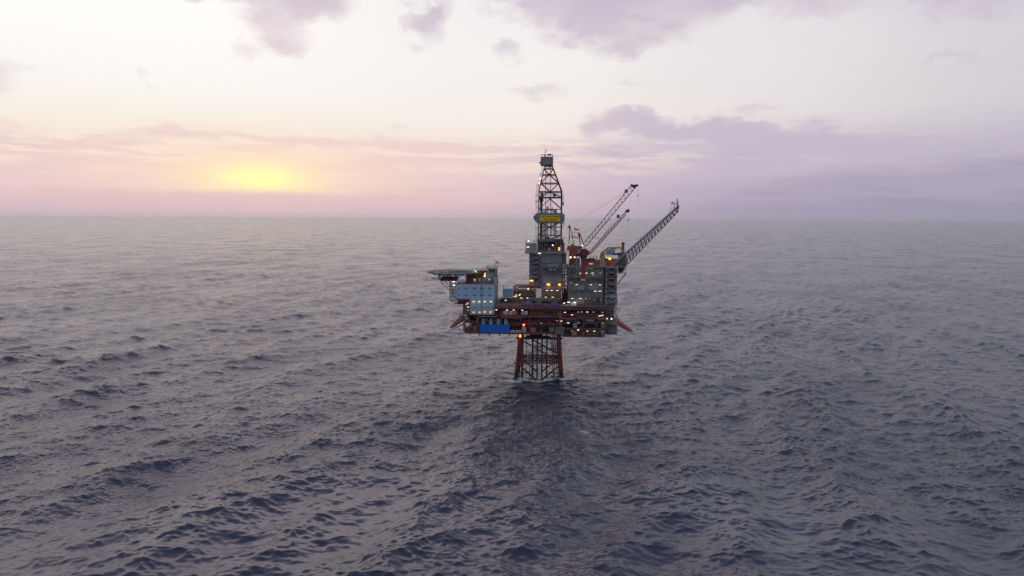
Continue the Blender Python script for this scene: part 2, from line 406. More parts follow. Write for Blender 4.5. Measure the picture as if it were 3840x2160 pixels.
# ------------------------------------------------------------------ sea
def build_sea():
    rng = np.random.RandomState(11)
    th = np.radians(np.concatenate([np.linspace(68, 36.3, 60), np.linspace(36, 0.10, 1180), [0.075, 0.055, 0.04]]))
    r = (CAMH / np.tan(th)).astype(np.float32)
    az = np.radians(np.concatenate([np.linspace(-180, -44.6, 110), np.linspace(-44, 42, 1750), np.linspace(42.6, 180, 110)])).astype(np.float32) - np.float32(HEAD)
    nr, na = len(r), len(az)
    sx = np.sin(az)[None, :]; cy = np.cos(az)[None, :]
    X = (r[:, None] * sx).astype(np.float32); Y = (r[:, None] * cy - CAMD).astype(np.float32)
    dr = np.gradient(r).astype(np.float32); daz = np.gradient(az).astype(np.float32)[None, :]; dl = r * 0.00086
    Z = np.zeros_like(X); DX = np.zeros_like(X); DY = np.zeros_like(X)
    lost = np.zeros(nr, np.float32)
    comps = []
    main = R(112)
    # swell / wind sea: (wavelength, slope amplitude, spread)
    lams = np.exp(np.linspace(math.log(58), math.log(1.15), 116))
    for i, lam in enumerate(lams):
        lam = lam * (1 + 0.05 * rng.randn())
        if lam > 18: spread, slope, dirn = R(21), 0.026, main
        elif lam > 8: spread, slope, dirn = R(36), 0.031, (R(128) if i % 3 else R(170))
        elif lam > 3.2: spread, slope, dirn = R(38), 0.033, (R(155) if i % 2 else R(185))
        else: spread, slope, dirn = R(38), 0.036, (R(165) if i % 2 else R(190))
        a = dirn + rng.randn() * spread
        k = 2 * math.pi / lam
        comps.append((k, a, slope / k * (0.8 + 0.5 * rng.rand()), rng.rand() * 6.283))
    MOD = None
    for k, a, amp, ph in comps:
        if MOD is None and k > 2 * math.pi / 12:     # small waves are steeper on the swell crests, smoother in the troughs
            s0 = float(np.std(Z[60:760, 110:-110])) + 1e-6; MOD = (1 + 0.22 * np.tanh(Z / s0)).astype(np.float32)
        kx, ky = k * math.sin(a), k * math.cos(a)
        krad = np.abs(kx * sx + ky * cy)                     # component along the sight line
        q = krad * dr[:, None] + 0.15 * k * r[:, None] * daz
        lost += ((k * amp) ** 2 / 2) * (1 - np.clip((1.9 - q[:, 110:-110]) / 1.1, 0, 1).mean(axis=1) ** 2)
        fade = np.clip((7.0 - q) / 5.0, 0, 1)
        rows = np.nonzero(fade.max(axis=1) > 0)[0]
        if len(rows) == 0: continue
        m = slice(rows[0], rows[-1] + 1)
        p = kx * X[m] + ky * Y[m] + ph; f = fade[m] * amp
        if MOD is not None: f = f * MOD[m]
        Z[m] += f * np.cos(p); s_ = f * np.sin(p) * (0.75 if MOD is None else 0.95)
        DX[m] -= s_ * math.sin(a); DY[m] -= s_ * math.cos(a)
    # patchiness: gusts make some patches rougher than others
    g = 1 + 0.22 * np.sin(X / 47 + 1.3 * np.sin(Y / 83)) * np.cos(Y / 61 + 0.8 * np.sin(X / 71))
    g[r > 2500] = 1
    co = np.stack([X + DX * g, Y + DY * g, Z * g], axis=-1).reshape(-1, 3).astype(np.float32)
    me = bpy.data.meshes.new('sea')
    me.vertices.add(nr * na); me.vertices.foreach_set('co', co.ravel())
    i = np.arange(nr - 1)[:, None] * na + np.arange(na - 1)[None, :]
    quads = np.stack([i, i + 1, i + na + 1, i + na], axis=-1).reshape(-1, 4)
    nf = len(quads)
    me.loops.add(nf * 4); me.loops.foreach_set('vertex_index', quads.ravel().astype(np.int32))
    me.polygons.add(nf); me.polygons.foreach_set('loop_start', np.arange(0, nf * 4, 4, dtype=np.int32))
    me.polygons.foreach_set('use_smooth', np.ones(nf, bool))
    me.update(calc_edges=True)
    at = me.attributes.new('slope_lost', 'FLOAT', 'POINT')
    at.data.foreach_set('value', np.repeat(np.sqrt(lost), na).astype(np.float32))
    m = bpy.data.materials.new('sea_water'); m.use_nodes = True; MATS['sea'] = m
    t = NT(m.node_tree); b = m.node_tree.nodes['Principled BSDF']
    b.inputs['IOR'].default_value = 1.40
    geo = t.n('ShaderNodeNewGeometry'); pos = geo.outputs['Position']
    a_ = t.n('ShaderNodeAttribute'); a_.attribute_name = 'slope_lost'
    # unresolved small waves become gloss roughness
    rough = t.math('SQRT', t.math('MULTIPLY', t.math('ADD', a_.outputs['Fac'], SEA_MIN), 1.3))
    n4 = t.noise(pos, 0.012, 5, 0.65).outputs['Fac']
    t.l(t.math('MULTIPLY', t.math('MINIMUM', rough, 0.24), t.mr(n4, 0.35, 0.65, 0.65, 1.35)), b.inputs['Roughness'])
    p1 = t.vmath('MULTIPLY', pos, (0.75, 1.25, 1.0))
    n1 = t.noise(p1, 0.55, 4, 0.62).outputs['Fac']; n2 = t.noise(p1, 2.3, 4, 0.6).outputs['Fac']
    h = t.math('ADD', t.math('MULTIPLY', n1, 0.75), t.math('MULTIPLY', n2, 0.16))
    bp = t.n('ShaderNodeBump'); bp.inputs['Strength'].default_value = 1.0; bp.inputs['Distance'].default_value = SEA_BUMP
    t.l(t.mr(a_.outputs['Fac'], 0.01, 0.06, 1.0, 0.12), bp.inputs['Strength']); t.l(h, bp.inputs['Height'])
    n3 = t.noise(pos, 0.08, 5, 0.65).outputs['Fac']         # groups of waves too small for the mesh far away
    b2 = t.n('ShaderNodeBump'); b2.inputs['Distance'].default_value = 3.0
    t.l(t.mr(a_.outputs['Fac'], 0.04, 0.10, 0.0, 1.0), b2.inputs['Strength']); t.l(n3, b2.inputs['Height']); t.l(bp.outputs[0], b2.inputs['Normal']); t.l(b2.outputs[0], b.inputs['Normal'])
    # deep water colour, and foam where the swell breaks on the legs and on a few crests
    sp = t.n('ShaderNodeSeparateXYZ'); t.l(pos, sp.inputs[0])
    foam = None
    nf_ = t.noise(pos, 1.3, 6, 0.7).outputs['Fac']
    for (fx, fy, rx, ry, s) in FOAM:
        d = t.vmath('LENGTH', t.vmath('MULTIPLY', t.vmath('SUBTRACT', t.comb(sp.outputs[0], sp.outputs[1], 0.0), (fx, fy, 0)), (1 / rx, 1 / ry, 0)))
        v = t.mr(d, 1.0, 0.2, 0, s)
        foam = v if foam is None else t.math('MAXIMUM', foam, v)
    foam = t.mr(t.math('ADD', foam, t.math('MULTIPLY', t.math('SUBTRACT', nf_, 0.5), 1.6)), 0.55, 1.1, 0, 0.75)
    t.l(t.mix(foam, SEA_COL + (1,), (0.45, 0.50, 0.55, 1)), b.inputs['Base Color'])
    me.materials.append(m)
    o = bpy.data.objects.new('sea', me); C.objects.link(o); o['kind'] = 'structure'
    return o
SEA_MIN = 0.008; SEA_BUMP = 0.15; SEA_COL = (0.011, 0.018, 0.038)
FOAM = []
for (fx, fy) in ((1936, 1426), (2108, 1427), (1958, 1417), (2010, 1421), (2045, 1421)):
    v_ = ray(fx, fy); t_ = -CAMH / v_.z
    FOAM.append((v_.x * t_, -CAMD + v_.y * t_ - 1, 5.5, 5.0, 1.2))
for (fx, fy, a_, b_, s_) in ((2190, 1612, 3.5, 2.2, 0.95), (2345, 1200, 14, 20, 0.55), (1590, 2008, 1.5, 1.5, .7)):
    v_ = ray(fx, fy); t_ = -CAMH / v_.z
    FOAM.append((v_.x * t_, -CAMD + v_.y * t_, a_, b_, s_))
build_sea()
# ------------------------------------------------------------------ jacket (legs standing in the sea)
def XZ(c, x, y, Y): v = Q(c, x, y, Y); return v
def build_jacket():
    F, B = 0.0, 18.0
    t = thing('steel_jacket', 'dark red lattice substructure on tubular legs standing in the sea under the decks', 'platform jacket', (0, 9, 0), None)
    def under(v, w, z=-6.0):      # extend v->w line down to z
        v, w = Vector(v), Vector(w); k = (z - v.z) / (w.z - v.z); return v + (w - v) * k
    legs = [(Q(7, 462, 250, F), Q(7, 360, 1290, F), .88), (Q(7, 1430, 250, F), Q(7, 1500, 1300, F), .78)]
    back = [(Q(7, 470, 250, B), Q(7, 425, 1052, B), .75), (Q(7, 1405, 250, B), Q(7, 1462, 1052, B), .75)]
    ztop = 21.5
    def up(a, b):
        k = (ztop - b.z) / (a.z - b.z); return b + (a - b) * k
    ends = []
    for a, b, r in legs + back:
        a2 = up(a, b); b2 = under(a, b)
        MB().tube(a2, b2, r, 16, r * 1.12).build('leg', 'jacket_red', t)
        MB().tube(a2.lerp(b2, 0.02), a2.lerp(b2, 0.1), r * 1.2, 16).build('leg_collar', 'jacket_red', t)
        ends.append((a2, b2))
    def on(i, z):
        a, b = ends[i]; k = (z - b.z) / (a.z - b.z); return b + (a - b) * k
    def brace(p, q, r, nm='brace', mat='jacket_red'): MB().tube(p, q, r, 10).build(nm, mat, t)
    # top beams
    zt = Q(7, 900, 255, F).z
    p = on(0, zt); q = on(1, zt)
    brace(p - Vector((1.6, 0, 0)), q + Vector((1.4, 0, 0)), .52, 'top_beam', 'conductor')
    brace(on(2, zt), on(3, zt), .45, 'top_beam', 'conductor')
    for i, j in ((0, 2), (1, 3)): brace(on(i, zt), on(j, zt), .45, 'top_beam', 'conductor')
    # mid framing
    zm = Q(7, 900, 862, F).z
    brace(on(0, zm), on(1, zm), .40); brace(on(2, zm), on(3, zm), .38)
    brace(on(0, zm), on(2, zm), .36); brace(on(1, zm), on(3, zm), .36)
    c0, c1 = on(0, zm), on(1, zm); d0, d1 = on(2, zm), on(3, zm)
    mid = (c0 + c1 + d0 + d1) / 4
    for cc in (c0, c1, d0, d1): brace(cc, mid, .30, 'plan_brace', 'conductor')
    g = MB()
    for y in (4.0, 7.5, 11.0, 14.0): g.tube((c0.x + .5, y, zm), (c1.x - .5, y, zm), .28, 8)
    for x in (-5, -2.6, -0.2, 2.2, 4.6): g.tube((x, 1, zm), (x, 17, zm), .22, 8)
    for x in (-5.2, -1.4, 1.4, 5.2): g.lathe([(1.0, -.4), (1.0, .4)], (x, 6.5, zm), n=16)
    g.box(-6.2, 6.2, 4.2, 8.8, zm - .25, zm + .12)
    g.build('conductor_guide_frame', 'conductor', t)
    g = MB()
    for x in (-4.4, -2.4, -.4, 1.6, 3.6): g.lathe([(.75, -.5), (.75, .5)], (x, 5.0, zt), n=14)
    g.box(-5.6, 5.4, 4.5, 5.5, zt - .35, zt + .25); g.box(-4, 1.6, 3.6, 6.4, zt + .25, zt + .9)
    g.build('upper_guide_frame', 'conductor', t)
    # front and rear diagonals
    brace(Q(7, 500, 300, F), Q(7, 1450, 835, F), .37); brace(Q(7, 700, 250, B), Q(7, 1425, 650, B), .36, mat='conductor')
    brace(Q(7, 425, 885, F), under(Q(7, 440, 900, F), Q(7, 830, 1262, F)), .38)
    brace(Q(7, 1455, 915, F), under(Q(7, 1430, 930, F), Q(7, 1000, 1268, F)), .38)
    brace(Q(7, 560, 800, B), under(Q(7, 640, 870, B), Q(7, 850, 1048, B)), .36, mat='conductor')
    brace(Q(7, 1330, 820, B), under(Q(7, 1240, 880, B), Q(7, 1030, 1048, B)), .36, mat='conductor')
    for (i, j) in ((0, 2), (1, 3)):
        brace(on(i, zm), on(j, -4), .33); brace(on(j, zt), on(i, zm + 1), .33)
    # boat landing plate and ladder on the left leg
    lad = MB(); a = on(0, 18) + Vector((0, -1.1, 0)); b = on(0, 2) + Vector((0, -1.2, 0))
    for dx_ in (-.25, .25): lad.tube(a + Vector((dx_, 0, 0)), b + Vector((dx_, 0, 0)), .04, 4)
    for k in range(40): c = a.lerp(b, k / 40); lad.tube(c - Vector((.25, 0, 0)), c + Vector((.25, 0, 0)), .025, 4)
    lad.build('ladder', 'conductor', t)
    # conductors and caissons belong to the jacket frame
    for zx in (770, 885, 1000, 1120):
        x = Q(7, zx, 900, 5).x; MB().tube((x, 5, 21.5), (x, 5, -6), .36 if zx != 770 else .42, 12).build('conductor', 'conductor', t)
    x = Q(7, 518, 900, 4.6); y0 = Q(7, 524, 250, 4.6)
    MB().tube((y0.x, 4.6, 21.5), (x.x, 4.6, -6), .52, 14).build('caisson', 'jacket_red', t)
    x = Q(7, 612, 900, 14).x; MB().tube((x, 14, 21.5), (x, 14, -6), .16, 8).build('caisson', 'conductor', t)
    x = Q(7, 705, 1000, 2).x; MB().tube((x, 2, zm), (x, 2, -6), .19, 8).build('caisson', 'conductor', t)
    for pts, Y in (([(1215, 120), (1225, 300), (1245, 430), (1262, 800), (1290, 1250)], 3), ([(1262, 120), (1262, 330), (1278, 450), (1300, 800), (1322, 1250)], 3.6),
                   ([(1285, 120), (1300, 320), (1330, 400), (1345, 700), (1392, 1250)], 3), ([(1312, 120), (1320, 300), (1372, 400), (1392, 700), (1430, 1240)], 3.6),
                   ([(1350, 120), (1345, 260), (1385, 360), (1410, 700), (1450, 1235)], 4.5)):
        pp = [Q(7, a_, b_, Y) for a_, b_ in pts]; pp.append(under(pp[-2], pp[-1]))
        MB().curve(pp, .17, 8, 4).build('riser', 'conductor', t)
    for (a_, b_, y_) in ((1235, 1400, 432), (1270, 1400, 470), (1285, 1440, 1130)):
        MB().tube(Q(7, a_, y_, 3.2), Q(7, b_, y_, 3.2), .2, 6).build('riser_clamp', 'conductor', t)
    return t
build_jacket()

# ------------------------------------------------------------------ topside decks
YF = -3.0
def zpx(py, Y): return Q(0, 2020, py, Y).z
def xpx(px, Y, py=1150): return Q(0, px, py, Y).x
def build_decks():
    t = thing('platform_deck_frame', 'open brown red steel deck frame three storeys high carrying everything above the legs', 'platform deck', (0, 14, 26))
    zs = {'main': 33.4, 'mid': 29.4, 'mezz': 25.7, 'bot': 21.6}
    XL, XR, YB = xpx(1742, YF), xpx(2312, YF), 31.0
    xa = xpx(1855, YF); xm = xpx(2110, YF)
    def slab(x0, x1, y0, y1, z, th=.25, mat='deck_plate'): MB().box(x0, x1, y0, y1, z - th, z).build('deck_floor', mat, t)
    slab(xa, xpx(2300, YF), YF + .4, YB, zs['main']); slab(XL, XR - 2, YF + .5, YB - .1, zs['mid']); slab(XL, XR - 2, YF + .6, YB - .2, zs['mezz']); slab(XL, xm, YF + .4, YB, zs['bot'])
    zr = zpx(1262, YF)
    slab(xm, xpx(2262, YF), YF + .4, 16, zr + .3)
    def girder(x0, x1, y, z, h=.75, w=.4, mat='deck_red'):
        g = MB(); g.box(x0, x1, y, y + w, z, z + .1); g.box(x0, x1, y, y + w, z - h, z - h + .1); g.box(x0, x1, y + w * .4, y + w * .6, z - h + .1, z)
        n = int((x1 - x0) / 2.2)
        for i in range(n + 1):
            x = x0 + (x1 - x0 - .06) * i / max(1, n); g.box(x, x + .06, y + .03, y + w * .4, z - h + .1, z)
        g.build('girder', mat, t)
    girder(xa, xm, YF, zs['main'] + .02, 1.2); girder(xm, xpx(2300, YF), YF, zs['main'] - .5, 1.0)
    girder(xpx(1880, YF), xm, YF, zs['mid'], 1.1); girder(xm, xpx(2275, YF), YF, zs['mid'] - .9, .8)
    girder(xpx(1900, YF), xm, YF, zs['mezz'], .6); girder(xm, xpx(2270, YF), YF, zs['mezz'] - 2.0, .8)
    girder(XL, xm, YF, zs['bot'], .9); girder(xm, xpx(2262, YF), YF, zr + .6, .7)
    g = MB()
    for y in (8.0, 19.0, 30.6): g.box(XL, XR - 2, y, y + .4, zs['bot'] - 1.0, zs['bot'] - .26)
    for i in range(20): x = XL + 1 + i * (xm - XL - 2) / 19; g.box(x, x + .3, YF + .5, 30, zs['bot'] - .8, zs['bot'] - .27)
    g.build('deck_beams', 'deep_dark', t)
    # columns
    for px in (1742, 1795, 1880, 1988, 2100, 2104.5, 2190, 2262):
        x = xpx(px, YF); z1 = zs['main'] - .5 if px > 1850 else zs['mid']; z0 = zs['bot'] if px < 2105 else zr
        MB().box(x - .22, x + .22, YF + .05, YF + .39, z0 + .12, z1 - 1.2).build('column', 'deck_red' if px != 2100 else 'deck_red', t)
    for px in (1800, 1950, 2107, 2250):
        x = xpx(px, YF)
        for y in (8.0, 19.0, 30.0): MB().box(x - .4, x + .4, y - .4, y + .4, zs['bot'] + .01, zs['main'] - .26 if px > 1850 else zs['mid'] - .26).build('column', 'deck_red', t)
    # leg stubs down to the jacket
    for (x, y) in ((Q(7, 470, 200, 0).x, 0), (Q(7, 1427, 200, 0).x, 0), (Q(7, 470, 200, 18).x, 18), (Q(7, 1405, 200, 18).x, 18)):
        MB().tube((x, y, 21.4), (x, y, 19.6), 1.05, 16).build('leg_stub', 'jacket_red', t)
    # braces
    def br(c, a, b, r=.17, Y=YF, mat='deck_red'): MB().tube(Q(c, *a, Y), Q(c, *b, Y), r, 6).build('brace', mat, t)
    for a, b in (((560, 1030), (770, 865)), ((770, 862), (1120, 862)), ((1030, 880), (1110, 1010)), ((1120, 855), (1210, 785)), ((370, 760), (480, 680)), ((1100, 680), (1160, 760)), ((480, 680), (1100, 680))):
        br('c', a, b, .16, YF - .25, 'grey_dark')
    br('b', (340, 400), (420, 540)); br('b', (1560, 860), (1900, 960), .2); br('b', (2060, 290), (2400, 330), .2)
    for a, b in (((565, 860), (700, 1140)), ((720, 1090), (620, 850)), ((530, 820), (560, 1080)), ((745, 1150), (750, 1000))):
        br('a', a, b, .13, YF - .1, 'deck_red')
    # bracket feet under the blue sheet
    z = zs['bot'] - .92
    for px in (1799, 1837, 1873.5, 1911):
        x = xpx(px, YF); MB().prism([(x - .35, z), (x + .45, z), (x - .1, z - 1.0), (x - .35, z - .95)], YF, YF + .5).build('bracket', 'deck_red', t)
    x = xpx(1763, YF); MB().prism([(x - .25, z), (x + .25, z), (x, z - 1.3)], YF, YF + .4).build('bracket', 'deck_red', t)
    # railings on every edge
    g = MB()
    g.rail((xa, YF + .1, zs['main'] + .05), (xpx(2300, YF), YF + .1, zs['main'] + .05)); g.rail((XL, YF + .1, zs['mid'] + .02), (xpx(2275, YF), YF + .1, zs['mid'] + .02))
    g.rail((XL, YF + .1, zs['mezz'] + .02), (xpx(2270, YF), YF + .1, zs['mezz'] + .02)); g.rail((XL, YF + .1, zs['bot'] + .1), (xm, YF + .1, zs['bot'] + .1)); g.rail((xm, YF - .02, zr + .7), (xpx(2262, YF), YF - .02, zr + .7))
    g.build('railing', 'deck_red', t)
    # bulkheads set back inside the decks
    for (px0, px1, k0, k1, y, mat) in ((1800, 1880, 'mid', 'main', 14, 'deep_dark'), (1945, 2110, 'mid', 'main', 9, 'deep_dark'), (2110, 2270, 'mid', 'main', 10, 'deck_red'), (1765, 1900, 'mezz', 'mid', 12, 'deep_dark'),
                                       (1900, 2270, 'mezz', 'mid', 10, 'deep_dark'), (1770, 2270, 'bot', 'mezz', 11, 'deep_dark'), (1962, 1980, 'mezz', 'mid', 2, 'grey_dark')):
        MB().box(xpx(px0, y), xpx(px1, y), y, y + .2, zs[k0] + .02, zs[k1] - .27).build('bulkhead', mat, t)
    MB().box(xpx(2120, 9), xpx(2255, 9), 9, 9.2, zr + .35, zs['mezz'] - .3).build('bulkhead', 'ochre', t)
    # slatted wind wall of the lower right bay and solid grey panels
    MB().pb('c', 345, 560, 1100, 680, YF + 2.2, .15).build('wind_wall', 'deck_red', t)
    # stairs
    for (c, a, b, Y) in (('c', (560, 1010), (480, 900), 0.5), ('b', (600, 1080), (760, 900), 1.0), ('a', (1560, 1120), (1720, 900), 1.0)):
        p, q = Q(c, *a, Y), Q(c, *b, Y); g = MB()
        for dy_ in (0, .9): g.tube(p + Vector((0, dy_, 0)), q + Vector((0, dy_, 0)), .09, 4); g.tube(p + Vector((0, dy_, 1)), q + Vector((0, dy_, 1)), .035, 4)
        for k in range(12): c_ = p.lerp(q, (k + .5) / 12); g.box(c_.x - .15, c_.x + .15, c_.y, c_.y + .9, c_.z, c_.z + .04)
        g.build('stair', 'grey_dark', t)
    return t, zs, zr
DECKS, ZS, ZR = build_decks()

# pipe runs, vessels and cabinets between the decks
def pipe_run(label, c, pts_list, Y, r, mat, group=None, cat='pipework'):
    p0 = Q(c, *pts_list[0][0], Y); t = thing('pipe_run', label, cat, p0, group)
    for pts in pts_list: MB().curve([Q(c, *p, Y) for p in pts], r, 8, 3).build('pipe', mat, t)
    return t
pipe_run('long grey pipe bent over under the pale blue quarters and down beside the blue sheet', 'a', [[(985, 1150), (985, 900), (985, 700), (1000, 640), (1060, 608), (1300, 612), (1500, 616), (1650, 608), (1700, 590)]], YF - .5, .22, 'grey_dark')
pipe_run('maroon pipe turning down at the right end of the white cabinets on the middle deck', 'a', [[(1800, 1000), (1815, 720), (1810, 640), (1780, 600), (1740, 600)], [(1850, 660), (2100, 655), (2536, 665)], [(1780, 690), (1850, 655)]], YF - .4, .16, 'deck_red')
pipe_run('three thin brown pipes sweeping along the bottom deck right of the red lamp', 'b', [[(820, 870), (1200, 880), (1560, 880), (1900, 960), (2250, 990)], [(820, 930), (1300, 930), (1600, 950), (1850, 990)], [(1200, 970), (1400, 990), (1860, 990)]], YF - .35, .11, 'deck_plate')
pipe_run('long level brown pipes on the bottom deck right of the blue sheet', 'b', [[(120, 850), (300, 852), (560, 850)], [(150, 930), (400, 932), (560, 930)], [(100, 760), (400, 700), (600, 700)]], YF - .3, .12, 'deck_plate')
pipe_run('pair of level pipes crossing the middle deck above the dark bay', 'b', [[(920, 330), (1400, 335), (2000, 330)], [(880, 385), (1500, 380), (2000, 390)], [(1720, 575), (2000, 575)]], YF - .2, .13, 'deck_plate')
pipe_run('dark blue level pipes in the lower right bay above a pair of lamps', 'c', [[(80, 770), (300, 772), (530, 780)], [(80, 810), (300, 812), (520, 815)]], YF - .2, .22, 'cover_purple')
pipe_run('maroon pipes running along the bottom right deck below the diagonal braces', 'c', [[(90, 1040), (700, 1042), (1370, 1045)], [(100, 1085), (700, 1080), (1370, 1080)], [(500, 1120), (900, 1125), (1370, 1120)]], YF - .3, .15, 'deep_dark')
pipe_run('thin purple pipes along the upper right deck edge above the row of faint lamps', 'c', [[(200, 370), (600, 380), (1360, 400)], [(480, 430), (900, 435), (1370, 450)]], YF - .4, .13, 'cover_purple')

def vessel(label, c, x0, y0, x1, y1, Y, mat='off_white', group=None):
    a, b = Q(c, x0, (y0 + y1) / 2, Y), Q(c, x1, (y0 + y1) / 2, Y); r = abs(Q(c, x0, y0, Y).z - Q(c, x0, y1, Y).z) / 2; L = b.x - a.x
    t = thing('process_vessel', label, 'tank', (a.x, Y, a.z - r), group)
    e = min(r * .6, L * .3); pr = [(.05, 0), (r * .6, e * .25), (r * .92, e * .7), (r, e), (r, L - e), (r * .92, L - e * .7), (r * .6, L - e * .25), (.05, L)]
    m = MB().lathe(pr, a, 'X', 18); m.smooth = True; m.build('shell', mat, t)
    for k in (.25, .75): MB().box(a.x + L * k - .15, a.x + L * k + .15, Y - r * .8, Y + r * .8, a.z - r * 1.25, a.z - r * .55).build('saddle', 'grey_dark', t)
    MB().tube((a.x + L * .5, Y, a.z + r * .9), (a.x + L * .5, Y, a.z + r * 1.5), r * .18, 8).build('nozzle', mat, t)
    return t
def cabinet(label, c, x0, y0, x1, y1, Y, dep, mat, name='equipment_cabinet', cat='cabinet', doors=1, group=None):
    a = Q(c, x0, (y0 + y1) / 2, Y).x; b = Q(c, x1, (y0 + y1) / 2, Y).x; zt = Q(c, x0, y0, Y).z; zb = Q(c, x0, y1, Y).z
    t = thing(name, label, cat, ((a + b) / 2, Y + dep / 2, zb), group)
    MB().cbox(a, b, Y, Y + dep, zb + .12, zt, .06).build('body', mat, t)
    MB().box(a + .05, b - .05, Y + .05, Y + dep - .05, zb, zb + .12).build('skid', 'grey_dark', t)
    w = (b - a) / doors
    for i in range(doors):
        MB().box(a + w * i + .08, a + w * (i + 1) - .08, Y - .04, Y, zb + .3, zt - .2).build('door', mat, t)
    return t
cabinet('pale grey cabinet with two doors, leftmost on the middle deck right of the quarters', 'a', 1870, 420, 2030, 562, YF + 1.2, 1.5, 'off_white', doors=3)
cabinet('pale grey cabinet with three doors, second on the middle deck right of the quarters', 'a', 2066, 420, 2195, 562, YF + 1.2, 1.5, 'off_white', doors=3)
cabinet('dim grey cabinet under the third lamp of the middle deck', 'b', 560, 385, 715, 545, YF + 1.2, 1.5, 'grey_steel')
cabinet('narrow white cabinet at the right end of the middle deck row', 'b', 722, 375, 805, 545, YF + 1.0, 1.2, 'white')
cabinet('dim mauve panel cabinet between the pale grey and dim grey cabinets on the middle deck', 'b', 245, 385, 400, 545, YF + 1.6, 1.2, 'side_wall', doors=2)
cabinet('grey blue cabinet directly below the glowing red lamp', 'b', 590, 1010, 760, 1215, YF - .6, 1.6, 'grey_steel', doors=2)
cabinet('low pale box row on the bottom deck between the blue sheet and the red lamp', 'b', 130, 1125, 560, 1215, YF - .5, 1.2, 'grey_steel', doors=5)
cabinet('brown box on the bottom deck left of the grey standing pipe', 'a', 845, 920, 960, 1130, YF - .2, 2.0, 'rust_red', name='equipment_box', cat='box')
cabinet('dim square box hanging at the right end of the bottom deck above the leg', 'b', 1880, 1010, 2230, 1280, YF - 1, 2.4, 'grey_dark', name='equipment_box', cat='box', doors=2)
cabinet('plain grey box in the middle of the lower right bay', 'c', 340, 870, 460, 1020, YF + .4, 2.0, 'side_wall', name='equipment_box', cat='box')
cabinet('plain dim box on the bottom right deck below the lower right bay', 'c', 290, 1130, 440, 1270, YF + .4, 2.0, 'side_wall', name='equipment_box', cat='box')
cabinet('olive box at the far right of the bottom right deck', 'c', 1230, 1130, 1355, 1300, YF - .4, 2.0, 'ochre', name='equipment_box', cat='box')
cabinet('olive box at the far right of the lower right bay', 'c', 1230, 870, 1350, 1020, YF - .4, 2.0, 'ochre', name='equipment_box', cat='box')
cabinet('dark box with a pipe opening in the middle of the bottom deck above the legs', 'b', 1640, 1010, 1850, 1180, YF - .4, 1.8, 'grey_dark', name='equipment_box', cat='box')
cabinet('olive machine box over the legs on the bottom deck', 'b', 930, 1020, 1140, 1190, YF - .2, 1.8, 'ochre', name='equipment_box', cat='box')
vessel('pale lying tank lit from above in the middle of the lower right bay', 'c', 740, 715, 1010, 820, YF + 1.6, 'off_white')
vessel('dull brown lying tank on the middle deck above the legs', 'b', 930, 410, 1180, 520, YF + 2.5, 'ochre')
vessel('second dull brown lying tank on the middle deck, beside a small lamp', 'b', 1240, 410, 1560, 520, YF + 2.5, 'brown_pipe')
vessel('dark lying tank with a long body in the dark bay of the bottom deck', 'b', 900, 740, 1380, 850, YF + 3, 'deep_dark')
vessel('long black lying tank at the foot of the right hand grey module', 'c', 490, 275, 990, 345, 2.5, 'deep_dark')
vessel('rusty lying tank at the left of the bottom right deck', 'c', 560, 1150, 720, 1250, YF + 1, 'rust_red')
vessel('dim olive lying tank on the bottom right deck between two lamps', 'c', 760, 1180, 1150, 1250, YF + 1, 'ochre')

# dense process piping seen inside each bay (one thing per bay)
def bay_pipes(label, px0, px1, z0, z1, y0, y1, n, mats, seed):
    rr = random.Random(seed); x0, x1 = xpx(px0, YF), xpx(px1, YF)
    t = thing('bay_pipework', label, 'pipework', ((x0 + x1) / 2, (y0 + y1) / 2, z0))
    for mi, mat in enumerate(mats):
        g = MB()
        for i in range(n):
            x = rr.uniform(x0, x1 - 2); L = rr.uniform(2, 9); x2 = min(x1, x + L); y = rr.uniform(y0, y1); z = rr.uniform(z0 + .4, z1 - .5); r = rr.uniform(.07, .2)
            g.tube((x, y, z), (x2, y, z), r, 6)
            if rr.random() < .6: g.tube((x2, y, z), (x2, y, rr.choice((z0 + .05, z1 - .3))), r, 6)
            if rr.random() < .5: g.tube((x, y, z), (x, y, rr.choice((z0 + .05, z1 - .3))), r, 6)
            if rr.random() < .35: g.lathe([(r * 2, -.1), (r * 2, .1)], (x + (x2 - x) * .4, y, z), 'X', 10)
            if rr.random() < .3:
                w = rr.uniform(.6, 1.8); hh = rr.uniform(.8, 1.7); g.cbox(x, x + w, y, y + rr.uniform(.8, 1.8), z0 + .04, z0 + hh, .08)
        g.build('pipe_group', mat, t)
    return t
bay_pipes('mixed pipes and small machines in the left half of the middle deck', 1800, 1990, ZS['mid'], ZS['main'], 1, 7, 12, ('deck_red', 'grey_dark'), 1)
bay_pipes('mixed pipes and small machines in the right half of the middle deck', 1990, 2108, ZS['mid'], ZS['main'], -1, 7, 12, ('deck_red', 'ochre', 'brown_pipe'), 2)
bay_pipes('mixed pipes in the storey under the middle deck, left of the legs', 1765, 1960, ZS['mezz'], ZS['mid'], 0, 8, 12, ('brown_pipe', 'grey_dark', 'deck_red'), 3)
bay_pipes('mixed pipes in the storey under the middle deck, above the legs', 1960, 2108, ZS['mezz'], ZS['mid'], -1, 8, 12, ('deck_red', 'brown_pipe', 'ochre'), 4)
bay_pipes('pipes and machines behind the blue sheet on the bottom deck', 1762, 1960, ZS['bot'], ZS['mezz'], 0, 8, 12, ('brown_pipe', 'ochre', 'grey_dark'), 5)
bay_pipes('pipes and machines on the bottom deck above the legs', 1950, 2108, ZS['bot'], ZS['mezz'], -1.5, 8, 14, ('brown_pipe', 'grey_dark', 'deck_red'), 6)
bay_pipes('pipes and machines in the upper right bay behind the maroon slats', 2112, 2268, ZS['mid'] - .5, ZS['main'] - .6, 0, 8, 12, ('deck_red', 'cover_purple', 'brown_pipe'), 7)
